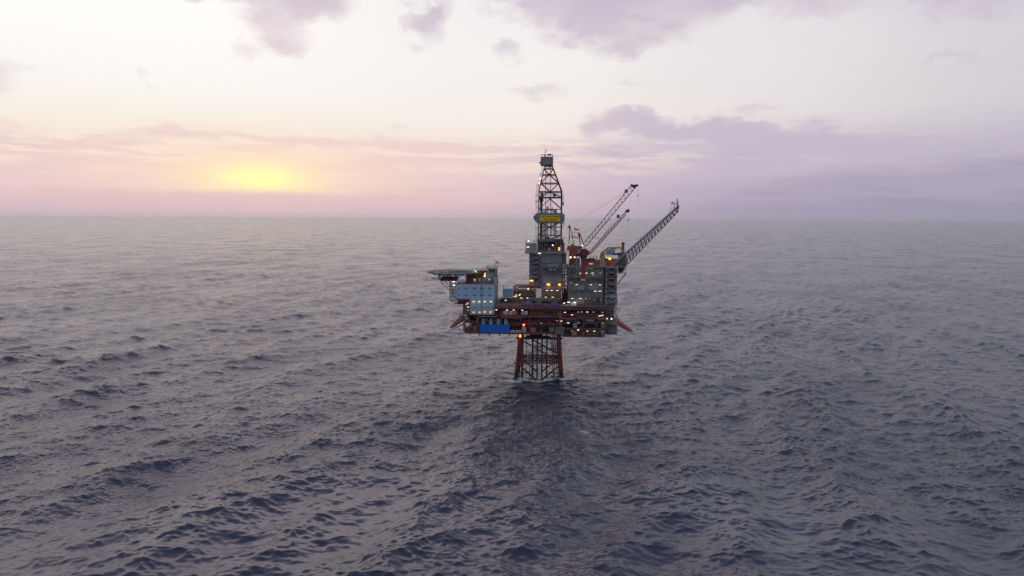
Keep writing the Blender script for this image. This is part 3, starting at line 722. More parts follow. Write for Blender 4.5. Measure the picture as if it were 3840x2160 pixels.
bay_pipes('pipes and machines in the lower right bay around the pale tank', 2112, 2268, ZS['mezz'] - 2.0, ZS['mid'] - 1, 0, 7, 14, ('deck_red', 'ochre', 'brown_pipe'), 8)
bay_pipes('pipes and machines on the lowest deck at the right', 2112, 2262, ZR + .3, ZR + 3.4, -1, 7, 12, ('rust_red', 'ochre', 'brown_pipe'), 9)

# ------------------------------------------------------------------ blue sheet with four pale ducts
def build_tarp():
    a = Q('a', 1070, 1000, YF - .7).x; b = Q('a', 2098, 1000, YF - .7).x; zt = Q('a', 1500, 870, YF - .7).z; zb = Q('a', 1500, 1150, YF - .7).z
    nx, nz = 120, 24; v = []; f = []
    for i in range(nx + 1):
        for j in range(nz + 1):
            x = a + (b - a) * i / nx; z = zb + (zt - zb) * j / nz
            y = YF - .7 + .05 * math.sin(i * .9) * math.sin(j * .5 + 1) + .06 * math.sin(i / nx * math.pi * 12) ** 2 + .03 * math.sin(i * 2.3 + j)
            v.append((x, y, z + (.04 * math.sin(i * .7) if j in (0, nz) else 0)))
    o = len(v); v += [(p[0], p[1] + .06, p[2]) for p in v]; w = nz + 1
    for i in range(nx):
        for j in range(nz):
            q = (i * w + j, (i + 1) * w + j, (i + 1) * w + j + 1, i * w + j + 1); f.append(q); f.append(tuple(o + k for k in reversed(q)))
    def edge(ids):
        for p_, q_ in zip(ids, ids[1:]): f.append((p_, o + p_, o + q_, q_))
    edge([i * w for i in range(nx + 1)][::-1]); edge([i * w + nz for i in range(nx + 1)]); edge([j for j in range(w)]); edge([nx * w + j for j in range(w)][::-1])
    m = MB(); m.add(v, f); m.smooth = True
    tag(m.build('wind_sheet', 'tarp_blue'), 'bright blue sheet stretched along the front of the bottom deck', 'tarpaulin')
    for k, (p, q, wd) in enumerate(((1140, 1250, 'leftmost'), (1397, 1510, 'second from the left'), (1655, 1768, 'third from the left'), (1910, 2020, 'rightmost'))):
        x0 = Q('a', p, 800, YF + .2).x; x1 = Q('a', q, 800, YF + .2).x; z1 = Q('a', p, 705, YF).z; z0 = Q('a', p, 900, YF).z
        t = thing('vent_hood', 'pale blue vent hood rising behind the blue sheet, %s of the four' % wd, 'vent', ((x0 + x1) / 2, YF + .8, z0), 'vent hoods behind the blue sheet')
        MB().prism([(x0, z0), (x1, z0), (x1, z1 - .5), (x1 - .25, z1), (x0 + .25, z1), (x0, z1 - .5)], YF + .1, YF + 1.5).build('hood', 'blue_pale', t)
        for s_ in (.3, .7):
            x = x0 + (x1 - x0) * s_; MB().box(x - .2, x + .2, YF + .05, YF + .1, z1 - .75, z1 - .5).build('slot', 'window', t)
build_tarp()

# ------------------------------------------------------------------ living quarters
AY = -2.0; AD = 29.0
def build_quarters():
    x0 = Q(2, 705, 620, AY).x; x1 = Q(2, 1373, 620, AY).x; z1 = Q(2, 1040, 500, AY).z; z0 = Q(2, 820, 750, AY).z
    xl = Q(2, 945, 900, AY).x; zb = Q(2, 1150, 1035, AY).z
    t = thing('living_quarters', 'pale blue living quarters block with two rows of small square windows', 'building', ((x0 + x1) / 2, AY + AD / 2, zb))
    MB().box(x0, x1, AY, AY + AD - 4, z0, z1).build('upper_block', 'blue_wall', t)
    MB().box(xl, x1 - .05, AY + .05, AY + AD - 4, zb, z0 - .01).build('lower_block', 'blue_pale', t)
    # set-back top storey, taller wall along the right side
    zt = Q(2, 1420, 300, AY + AD).z
    zr_ = Q(2, 1300, 372, AY + 5).z
    MB().box(Q(2, 1160, 430, AY + 5).x, x1 - .4, AY + 5, AY + AD, z1 + .02, zr_).build('top_storey', 'penthouse', t)
    MB().box(x1 - .38, x1 + .02, AY + .02, AY + AD, zb + 7.2, zr_ + .0).build('side_wall', 'side_wall', t)
    MB().box(x1 - .37, x1 + .01, AY + .1, AY + AD, zb, zb + 7.19).build('side_wall', 'penthouse', t)
    for k in range(12):
        y = AY + 3 + k * 2.1
        for z in (z0 + 1.6, z1 - 1.4): MB().box(x1 + .02, x1 + .06, y, y + .5, z - .4, z + .4).build('side_window', 'window', t)
    m = MB(); m.tube((x1 + .3, AY + 8, zb + 9), (x1 + .3, AY + 15, zb + 13), .12, 6); m.tube((x1 + .3, AY + 15, zb + 13), (x1 + .3, AY + 23, zb + 8), .12, 6); m.rail((x1 + .4, AY + 1, zr_ - 4), (x1 + .4, AY + 26, zr_ - 4)); m.build('side_stair', 'grey_light', t)
    # sloping roof edge rail of the top storey
    m = MB(); m.tube(Q('d', 1750, 768, AY + 4), Q('d', 1860, 768, AY + 4), .1, 6); m.tube(Q('d', 1860, 768, AY + 4), Q('d', 2080, 630, AY + 4), .13, 6); m.tube(Q('d', 2080, 630, AY + 4), Q('d', 2215, 628, AY + 4), .13, 6); m.tube(Q('d', 2215, 628, AY + 4), Q('d', 2310, 545, AY + 4), .12, 6)
    m.build('handrail', 'penthouse', t)
    # roof walkways
    m = MB(); m.railbox(x0 + .2, x1 - .6, AY + .15, AY + 5, z1 + .02); m.build('roof_railing', 'rust_red', t)
    MB().box(x0 + .1, x1 - .5, AY + .1, AY + 24, z1, z1 + .12).build('roof_deck', 'rust_red', t)
    # panel joints and pipe
    m = MB()
    zmid = Q(2, 1000, 636, AY).z
    m.box(x0, x1, AY - .03, AY - .001, zmid - .04, zmid + .04)
    for zx in (965, 1255): x = Q(2, zx, 620, AY).x; m.box(x - .03, x + .03, AY - .031, AY - .002, z0, z1)
    zl = Q(2, 1150, 888, AY).z; m.box(Q(2, 1010, 888, AY).x, x1, AY - .25, AY + .04, zl - .06, zl + .1)
    zl2 = Q(2, 1150, 975, AY).z; m.box(xl, x1, AY - .12, AY + .04, zl2 - .05, zl2 + .04)
    zl3 = Q(2, 1150, 752, AY).z; m.box(xl, x1, AY - .06, AY - .001, zl3 - .06, zl3 + .02)
    m.tube(Q(2, 950, 935, AY - .2), Q(2, 1015, 890, AY - .2), .07, 6)
    m.build('panel_joint', 'blue_pale', t)
    m = MB(); x = Q(2, 1150, 700, AY).x; m.tube((x, AY - .2, z1 - .3), (x, AY - .2, zb + .2), .11, 8)
    for k in range(14): z = zb + 1 + k * 1.05; m.box(x - .2, x + .2, AY - .3, AY - .001, z, z + .1)
    m.build('drain_pipe', 'boom_grey', t)
    for yy in (570, 690):
        for zx in (757, 862, 897, 1005, 1040, 1138, 1181, 1280, 1314):
            p = Q(2, zx, yy, AY)
            fr = MB().box(p.x - .27, p.x + .27, AY - .07, AY - .001, p.z - .43, p.z + .43).build('window', 'blue_pale', t)
            MB().box(p.x - .2, p.x + .2, AY - .09, AY - .071, p.z - .36, p.z + .36).build('pane', 'window', fr)
    for zx, yy, s_ in ((1000, 945, .36), (1110, 945, .36), (1225, 820, .28), (1297, 820, .28)):
        p = Q(2, zx, yy, AY)
        fr = MB().box(p.x - s_, p.x + s_, AY - .06, AY + .04, p.z - s_ * .95, p.z + s_ * .95).build('window', 'blue_pale', t)
        MB().box(p.x - s_ * .75, p.x + s_ * .75, AY - .08, AY - .061, p.z - s_ * .7, p.z + s_ * .7).build('pane', 'grey_dark', fr)
    # cabin underneath the overhang on the left
    MB().box(Q(2, 830, 900, AY + 3).x, xl - .02, AY + 3, AY + 20, zb - .1, z0 - 2.2).build('annex', 'grey_dark', t)
    m = MB(); a = Q(2, 655, 845, AY + .5); m.box(a.x, xl - .05, AY + .5, AY + 10, a.z, a.z + .15)
    m.rail((a.x, AY + .5, a.z + .15), (xl - .1, AY + .5, a.z + .15)); m.box(a.x + 1.6, xl - 1.0, AY + 4, AY + 8, a.z + .15, a.z + 1.4)
    m.box(x0, xl, AY + .2, AY + 20, z0 - .9, z0 - .05)
    m.build('lower_walkway', 'deck_red', t)
    return t
build_quarters()

def build_stair_tower(label, c, xa, xb, levels, Y, dep, mat, r=.11, stair=True, base=None, name='stair_tower', diag=True):
    a = Q(c, xa, levels[0], Y); b = Q(c, xb, levels[0], Y)
    zs = [Q(c, xa, l, Y).z for l in levels]
    t = thing(name, label, 'stair tower', ((a.x + b.x) / 2, Y + dep / 2, zs[-1]))
    for x in (a.x, b.x):
        for y in (Y, Y + dep): MB().box(x - r, x + r, y - r, y + r, zs[-1], zs[0]).build('post', mat, t)
    m = MB()
    for z in zs:
        m.box(a.x + r, b.x - r, Y + .01, Y + dep, z - .12, z - .02); m.rail((a.x, Y - .02, z), (b.x, Y - .02, z), 1.0, .03)
    m.build('landing', mat, t)
    g = MB()
    for k, (za, zb_) in enumerate(zip(zs, zs[1:])):
        if diag:
            s_ = (a.x + b.x) / 2
            for y in (Y - r, Y + dep): g.tube((a.x, y, za), (s_, y, zb_), r * .85, 5); g.tube((b.x, y, za), (s_, y, zb_), r * .85, 5)
        for x in (a.x, b.x): g.tube((x, Y, za), (x, Y + dep, zb_), r * .7, 5)
    g.build('lattice', mat, t)
    if stair:
        g = MB()
        for k, (za, zb_) in enumerate(zip(zs, zs[1:])):
            p = Vector((a.x + .5, Y + dep * .35, zb_)); q = Vector((b.x - .5, Y + dep * .35, za - .1))
            if k % 2: p.x, q.x = q.x, p.x
            for dy_ in (0, 1.0): g.tube(p + Vector((0, dy_, 0)), q + Vector((0, dy_, 0)), .09, 4); g.tube(p + Vector((0, dy_, 1)), q + Vector((0, dy_, 1)), .03, 4)
            for i in range(9): c_ = p.lerp(q, (i + .5) / 9); g.box(c_.x - .14, c_.x + .14, c_.y, c_.y + 1, c_.z, c_.z + .05)
        g.build('stair', mat, t)
    return t
build_stair_tower('spindly grey stair tower fixed to the left end of the living quarters', 2, 590, 690, (475, 535, 595, 655, 715, 790), AY + 1, 3.0, 'boom_grey', .09)

# ------------------------------------------------------------------ helideck
def build_helideck():
    HY = 12.0; c = Q('d', 1050, 466, HY); zd = c.z; Rr = 12.3
    t = thing('helideck', 'round green helicopter deck on a dark truss overhanging the sea at the left', 'helideck', (c.x, HY, zd))
    def poly(r, n=8, off=.5): return [(c.x + r * math.cos(2 * math.pi * (i + off) / n), HY + r * math.sin(2 * math.pi * (i + off) / n)) for i in range(n)]
    def disc(r, z0, z1, n=8, off=.5):
        p = poly(r, n, off); return MB().add([(x, y, z0) for x, y in p] + [(x, y, z1) for x, y in p], [tuple(range(n - 1, -1, -1)), tuple(range(n, 2 * n))] + [(i, (i + 1) % n, n + (i + 1) % n, n + i) for i in range(n)])
    disc(Rr, zd - .45, zd, 16).build('deck_plate', 'heli_green', t)
    disc(8.6, zd + .004, zd + .012, 40).build('landing_circle', 'heli_dark', t)
    m = MB()
    n = 48
    for i in range(n):
        a0, a1 = 2 * math.pi * i / n, 2 * math.pi * (i + 1) / n
        v = [(c.x + r_ * math.cos(a), HY + r_ * math.sin(a), zd + .016) for r_, a in ((8.6, a0), (9.0, a0), (9.0, a1), (8.6, a1))]; m.add(v, [(0, 1, 2, 3)])
    m.build('touchdown_ring', 'off_white', t)
    # H marking, broad letter lying on the deck
    m = MB(); hx = c.x - 4.2
    m.box(hx - 1.2, hx - .85, HY - 1.7, HY + 1.7, zd + .02, zd + .03); m.box(hx + .85, hx + 1.2, HY - 1.7, HY + 1.7, zd + .02, zd + .03); m.box(hx - .85, hx + .85, HY - .2, HY + .2, zd + .02, zd + .03)
    m.build('letter_h', 'off_white', t)
    # safety net around the rim
    m = MB(); p = poly(Rr, 32, .5); q = poly(Rr + 1.4, 32, .5)
    for i in range(32):
        a, b = p[i], p[(i + 1) % 32]; a2, b2 = q[i], q[(i + 1) % 32]
        m.tube((*a, zd - .15), (*a2, zd + .12), .05, 4); m.tube((*a2, zd + .12), (*b2, zd + .12), .06, 4)
        for k in (.35, .7): m.tube(Vector((*a, zd - .1)).lerp(Vector((*a2, zd + .12)), k), Vector((*b, zd - .1)).lerp(Vector((*b2, zd + .12)), k), .03, 4)
    m.build('safety_net', 'green_grey', t)
    # truss below
    m = MB(); zl = zd - 3.3
    xl, xr = c.x - 11.5, c.x + 11
    for y in (HY - 7.5, HY, HY + 7.5):
        w = 11.0 if abs(y - HY) < 1 else 8.6
        a0, b0 = (c.x - w, y, zd - .5), (c.x + w, y, zd - .5); a1, b1 = (c.x - w * .62, y, zl), (c.x + w, y, zl)
        m.tube(a0, b0, .16, 5); m.tube(a1, b1, .16, 5); zigzag(m, a0, b0, a1, b1, 9, .11, post=True)
    for k in range(7):
        x = c.x - 7 + k * 2.6; m.tube((x, HY - 7.5, zl), (x, HY + 7.5, zl), .12, 5); zigzag(m, (x, HY - 7.5, zd - .5), (x, HY + 7.5, zd - .5), (x, HY - 7.5, zl), (x, HY + 7.5, zl), 5, .08, post=False)
    m.build('truss', 'derrick_grey', t)
    m = MB()
    for (a, b) in (((640, 720), (900, 1010)), ((780, 745), (1060, 1100)), ((900, 740), (940, 860))):
        for Y in (HY - 7.5, HY + 5): m.tube(Q('d', *a, Y), Q('d', *b, AY + 2.0 if Y < HY else HY + 2), .2, 6)
    m.tube(Q('d', 650, 740, HY - 7.5), Q('d', 690, 870, HY - 7.5), .1, 5)
    m.build('strut', 'grey_steel', t)
    # access gangway slung below the left rim
    m = MB(); Y = HY - 6
    for a, b in (((140, 705), (640, 705)), ((150, 560), (290, 540)), ((140, 705), (150, 560)), ((225, 705), (232, 560)), ((300, 705), (320, 555)), ((360, 660), (560, 660)), ((480, 705), (500, 600)), ((560, 705), (620, 560)), ((320, 560), (480, 700)), ((150, 640), (320, 640))):
        for dy_ in (0, 1.3): m.tube(Q('d', *a, Y + dy_), Q('d', *b, Y + dy_), .09, 5)
    a, b = Q('d', 140, 705, Y), Q('d', 640, 705, Y); m.box(a.x, b.x, Y, Y + 1.3, a.z - .12, a.z); m.rail((a.x, Y - .05, a.z), (b.x, Y - .05, a.z))
    m.build('gangway', 'grey_steel', t)
    MB().pb('d', 640, 650, 1100, 735, HY - 5, 9).build('underdeck_room', 'deck_red', t)
    return t, zd, c
HELI, HZ, HC = build_helideck()
# rusty rooms between the roof and the helideck
def build_roof_room():
    t = thing('roof_room', 'rust red plant room between the quarters roof and the helicopter deck', 'building', Q('d', 1600, 760, 6))
    MB().pb('d', 1395, 528, 1860, 760, 6, 9).build('wall', 'rust_red', t)
    MB().pb('d', 1700, 425, 1995, 525, 5, 10).build('upper_wall', 'rust_red', t)
    m = MB()
    for x in range(1420, 1860, 55): m.pb('d', x, 600, x + 9, 760, 5.9, .1)
    m.build('rib', 'deck_red', t)
    MB().pb('d', 1740, 640, 1830, 760, 5.85, .15).build('door', 'off_white', t)
    m = MB(); a, b = Q('d', 1380, 528, 5), Q('d', 1990, 528, 5); m.box(a.x, b.x, 4.2, 6, a.z - .1, a.z); m.rail((a.x, 4.25, a.z), (b.x, 4.25, a.z)); m.build('balcony', 'rust_red', t)
build_roof_room()
def build_control_tower():
    Y = 3.0; b = Q('d', 2140, 625, Y)
    t = thing('control_tower', 'small green grey lookout tower with aerials on the right end of the quarters roof', 'building', b)
    MB().pb('d', 2040, 372, 2290, 625, Y, 5).build('wall', 'penthouse', t)
    MB().pb('d', 1990, 425, 2045, 560, Y + 1, 4).build('lower_wall', 'penthouse', t)
    MB().pb('d', 1880, 640, 2030, 770, Y + .5, 3).build('lower_wall', 'penthouse', t)
    m = MB(); z = Q('d', 2140, 372, Y).z; xa, xb = Q('d', 2000, 372, Y).x, Q('d', 2292, 372, Y).x
    m.box(xa, xb, Y - .3, Y + 5.3, z, z + .15); m.railbox(xa, xb, Y - .3, Y + 5.3, z + .15, 1.2); m.build('roof_railing', 'grey_dark', t)
    m = MB(); m.pb('d', 2060, 400, 2130, 450, Y - .1, .1); m.pb('d', 2150, 410, 2200, 480, Y - .1, .1); m.build('window', 'window', t)
    m = MB()
    for x, y0, r in ((2040, 310, .1), (2085, 265, .05), (2120, 330, .08), (2165, 335, .12), (2205, 340, .07), (2255, 300, .06), (2020, 335, .06), (2060, 335, .06)):
        m.tube(Q('d', x, 372, Y + 2), Q('d', x, y0, Y + 2), r, 5)
    m.tube(Q('d', 1975, 330, Y + 1), Q('d', 2040, 345, Y + 1), .06, 5); m.box(*(Q('d', 1965, 330, Y).x, Q('d', 1985, 330, Y).x), Y + .8, Y + 1.2, Q('d', 0, 338, Y).z, Q('d', 0, 322, Y).z)
    m.build('aerial', 'grey_dark', t)
    m = MB(); a = Q('d', 1835, 440, Y + 3); bb = Q('d', 1990, 440, Y + 3); m.rail(a, bb, 1.3, .05); m.box(a.x, bb.x, Y + 3, Y + 4.5, a.z - .12, a.z)
    m.tube(Q('d', 1845, 440, Y + 3), Q('d', 1845, 392, Y + 3), .12, 6)
    m.build('walkway', 'grey_dark', t)
build_control_tower()
def radome(label, c, x, y, rpx, Y, tall=1.0, band=False, legs=True):
    o = Q(c, x, y, Y); r = (Q(c, x + rpx, y, Y) - o).length
    t = thing('radome', label, 'radome', (o.x, Y, o.z - r * tall))
    MB().ball(o, r, r, r * tall, 28).build('dome', 'radome_white', t)
    MB().lathe([(r * .55, -r * tall * 1.12), (r * .5, -r * tall * .8)], o, n=14).build('base', 'grey_light', t)
    if band:     # dark lettering strip too small to read, printed round the front
        m = MB(); rnd = random.Random(3); k = 11
        for i in range(k):
            a = math.radians(-33 + 66 * i / (k - 1)); w = math.radians(2.4)
            for hh in (-.045, .03) if i % 3 else (-.045, -.01, .03):
                v = [(o.x + (r + .015) * math.sin(a + s_ * w), o.y - (r + .015) * math.cos(a + s_ * w), o.z - .02 + r * (hh + dz_)) for s_, dz_ in ((-1, 0), (1, 0), (1, .035), (-1, .035))]
                m.add(v, [(0, 1, 2, 3)])
            v = [(o.x + (r + .015) * math.sin(a + s_ * w), o.y - (r + .015) * math.cos(a + s_ * w), o.z - .02 + r * dz_) for s_, dz_ in ((-1, -.045), (-.3, -.045), (-.3, .065), (-1, .065))]
            m.add(v, [(0, 1, 2, 3)])
        m.build('lettering', 'cover_blue', t)
radome('large white ball radome with a dark strip of lettering on the quarters roof', 'd', 1270, 690, 121, 1.8, band=True)
radome('small white egg shaped radome on the quarters roof in front of the rusty wall', 'd', 1640, 712, 43, 1.0, 1.15)
radome('small pale round radome against the green grey wall at the right of the roof', 'd', 2070, 695, 38, 1.6)
def windsock(label, foot, top, s0, s1, Y):
    b = P(*foot, Y); tp = P(*top, Y); t = thing('windsock', label, 'windsock', b)
    MB().tube(b, tp, .06, 6).build('pole', 'cable', t)
    a, e = P(*s0, Y), P(*s1, Y); n = 12; m = MB(); L = (e - a).length; d = (e - a).normalized(); u = Vector((0, 1, 0)); w = d.cross(u)
    v = []
    for k in range(7):
        cpt = a.lerp(e, k / 6) + Vector((0, .1 * math.sin(k * 1.3), .06 * math.sin(k * 2))); rr = .50 - .30 * k / 6
        v += [cpt + u * rr * math.cos(2 * math.pi * i / n) + w * rr * math.sin(2 * math.pi * i / n) for i in range(n)]
    f = [(k * n + i, k * n + (i + 1) % n, (k + 1) * n + (i + 1) % n, (k + 1) * n + i) for k in range(6) for i in range(n)]
    m.add(v, f); m.smooth = True; m.build('sock', 'sock_red', t)
    MB().tube(P(*s0, Y) - Vector((.6, 0, 0)), P(*s0, Y), .05, 5).build('arm', 'cable', t)
windsock('red windsock blowing right from the mast on the living quarters roof', (1857, 1007), (1857, 973), (1860, 983), (1873, 985), 5)
windsock('red windsock blowing right above the crane gantry beside the drilling derrick', (2154.5, 884), (2154.5, 851), (2155.5, 858), (2173.5, 863.5), 12)

# ------------------------------------------------------------------ drilling tower block
TY = 12.0
def build_drill_module():
    x0, x1 = Q(5, 415, 700, TY).x, Q(5, 1020, 700, TY).x; zb = ZS['main'] + .05; zt = Q(5, 700, 350, TY).z
    t = thing('drilling_module', 'tall grey clad drilling tower block under the derrick', 'building', ((x0 + x1) / 2, TY + 8, zb))
    bands = [(350, 525, 'grey_clad'), (525, 622, 'grey_clad'), (622, 740, 'grey_dark'), (740, 935, 'grey_clad'), (935, 1040, 'grey_clad'), (1040, 1175, 'ochre')]
    xm = Q(5, 650, 700, TY).x
    for k, (a, b, mat) in enumerate(bands):
        za, zb_ = Q(5, 800, a, TY).z, Q(5, 800, b, TY).z
        dd = (0, .25, .7, .1, .25, .8)[k]
        MB().box(xm, x1, TY + dd, TY + 16, zb_ + .01, za - .01).build('wall', mat, t)
    MB().box(x0, xm - .02, TY + 2.5, TY + 16, Q(5, 500, 1010, TY).z, zt - .02).build('wall', 'grey_dark', t)
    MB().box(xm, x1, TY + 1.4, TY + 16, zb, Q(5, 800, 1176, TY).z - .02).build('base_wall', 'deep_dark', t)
    m = MB()
    for y in (525, 622, 740, 935, 1040, 1110):
        z = Q(5, 800, y, TY).z; m.box(xm - .05, x1 + .5, TY - .5, TY - .01, z - .12, z + .1)
        if y in (622, 935, 1040): m.rail((xm, TY - .45, z + .1), (x1 + .5, TY - .45, z + .1))
    m.build('ledge', 'grey_dark', t)
    MB().pb(5, 742, 538, 962, 600, TY - .2, .2).build('louvre_panel', 'grey_light', t)
    for x in (782, 865): MB().pb(5, x, 632, x + 58, 665, TY - .8, 1.2, .08).build('fan_box', 'grey_light', t)
    MB().pb(5, 690, 870, 850, 905, TY - .1, .12).build('panel', 'grey_light', t)
    m = MB()
    for x in (840, 905, 650, 1018): m.pb(5, x, 350, x + 6, 1040, TY - .06, .05)
    m.build('downpipe', 'grey_dark', t)
    # right flank, ochre lit, and the dark shaft beside it
    MB().pb(5, 1022, 345, 1110, 545, TY + 1.2, 12).build('flank_wall', 'green_grey', t)
    m = MB()
    for x in (1040, 1066, 1082): m.tube(Q(5, x, 560, TY + 2), Q(5, x - 5, 1300, TY + 2), .16, 8)
    m.build('riser_pipe', 'brown_pipe', t)
    m = MB(); m.tube(Q(5, 1060, 560, TY + 3), Q(5, 1064, 1000, TY + 3), .2, 8); m.build('riser_pipe', 'off_white', t)
    m = MB()
    for x in (1030, 1130): m.tube(Q(5, x, 545, TY + 1), Q(5, x, 1320, TY + 1), .15, 6)
    for y in (550, 620, 690, 745, 800, 870, 940, 1010, 1080, 1170, 1260): m.pb(5, 1025, y, 1140, y + 6, TY + .9, 3)
    zigzag(m, Q(5, 1030, 545, TY + 5), Q(5, 1030, 1320, TY + 5), Q(5, 1130, 545, TY + 5), Q(5, 1130, 1320, TY + 5), 11, .1)
    m.build('pipe_shaft', 'deep_dark', t)
    m = MB()
    m.pb(5, 1060, 1030, 1140, 1200, TY + 3, 3); m.pb(5, 1030, 1080, 1100, 1310, TY + 5, 3); m.build('shaft_box', 'deep_dark', t)
    MB().pb(5, 1085, 560, 1125, 640, TY + 1.5, .2).build('shaft_panel', 'off_white', t)
    return t
build_drill_module()
build_stair_tower('grey lattice stair frame running up the left side of the drilling tower block', 5, 430, 645, (360, 448, 535, 625, 715, 800, 940), TY - .8, 3.0, 'grey_steel', .14)
def build_tower_foot():      # the frame narrows to one point at its foot
    t = thing('raking_brace', 'grey raking brace frame under the lattice stair of the drilling block', 'brace', Q(5, 645, 1150, TY - .8))
    for a, b in (((430, 860), (640, 1150)), ((645, 940), (645, 1150)), ((580, 1040), (640, 940)), ((520, 1010), (600, 940)), ((480, 1030), (640, 1035)), ((600, 1165), (690, 1130)), ((470, 1000), (600, 1150))):
        MB().tube(Q(5, *a, TY - .8), Q(5, *b, TY - .8), .13, 5).build('brace', 'grey_steel', t)
build_tower_foot()

def build_drill_floor():
    t = thing('drill_floor', 'grey drill floor platform with cabin and dark open machinery at the derrick foot', 'platform', Q(5, 700, 350, TY))
    MB().pb(5, 338, 318, 1100, 352, TY - 1.5, 18).build('floor', 'grey_clad', t)
    MB().pb(5, 350, 155, 560, 300, TY - 1, 8, .1).build('cabin', 'grey_clad', t)
    MB().pb(5, 345, 296, 575, 320, TY - 1.4, 10).build('cabin_base', 'grey_steel', t)
    m = MB(); a, b = Q(5, 350, 155, TY - 1), Q(5, 560, 155, TY - 1); m.railbox(a.x, b.x, TY - 1, TY + 7, a.z, 1.2); m.build('cabin_railing', 'grey_steel', t)
    MB().pb(5, 425, 190, 545, 197, TY - 1.04, .04).build('name_strip', 'grey_dark', t)
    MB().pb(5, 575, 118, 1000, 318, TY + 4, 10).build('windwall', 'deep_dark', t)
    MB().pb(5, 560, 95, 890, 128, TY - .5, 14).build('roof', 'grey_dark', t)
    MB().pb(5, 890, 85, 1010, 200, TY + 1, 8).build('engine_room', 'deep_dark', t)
    m = MB()
    for x in (570, 600, 648, 700, 1005): m.pb(5, x, 118, x + 14, 318, TY - .6, .4)
    m.build('post', 'grey_dark', t)
    m = MB()
    for a, b in (((575, 310), (600, 130)), ((600, 310), (648, 160)), ((900, 130), (950, 250)), ((860, 230), (1000, 310))): m.tube(Q(5, *a, TY), Q(5, *b, TY), .14, 5)
    m.build('brace', 'grey_dark', t)
    rr = random.Random(4); m = MB(); m2 = MB()
    for k in range(26):
        x = rr.uniform(660, 980); w = rr.uniform(8, 34); h = rr.uniform(20, 110); (m if k % 2 else m2).pb(5, x, 315 - h, x + w, 317, TY + rr.uniform(.5, 3), rr.uniform(.5, 1.2))
    m.build('drill_machinery', 'brown_pipe', t); m2.build('drill_machinery', 'rust_red', t)
    MB().pb(5, 780, 250, 800, 312, TY + .2, .6).build('pillar', 'off_white', t)
    MB().pb(5, 738, 160, 744, 208, TY + .1, .2).build('pillar', 'white', t)
    m = MB(); a, b = Q(5, 1010, 318, TY - 1.4), Q(5, 1100, 318, TY - 1.4); m.rail(a, b); m.rail(Q(5, 575, 318, TY - 1.4), Q(5, 1010, 318, TY - 1.4)); m.build('railing', 'grey_steel', t)
    MB().pb(5, 1005, 85, 1055, 145, TY + 2, 4, .1).build('side_cabin', 'crane_red', t)
    MB().pb(5, 1020, 150, 1075, 318, TY + 3, 4).build('side_cabin', 'grey_dark', t)
    m = MB(); m.railbox(Q(5, 1005, 85, TY + 2).x, Q(5, 1075, 85, TY + 2).x, TY + 2, TY + 6, Q(5, 1005, 85, TY + 2).z); m.build('railing', 'grey_steel', t)
build_drill_floor()

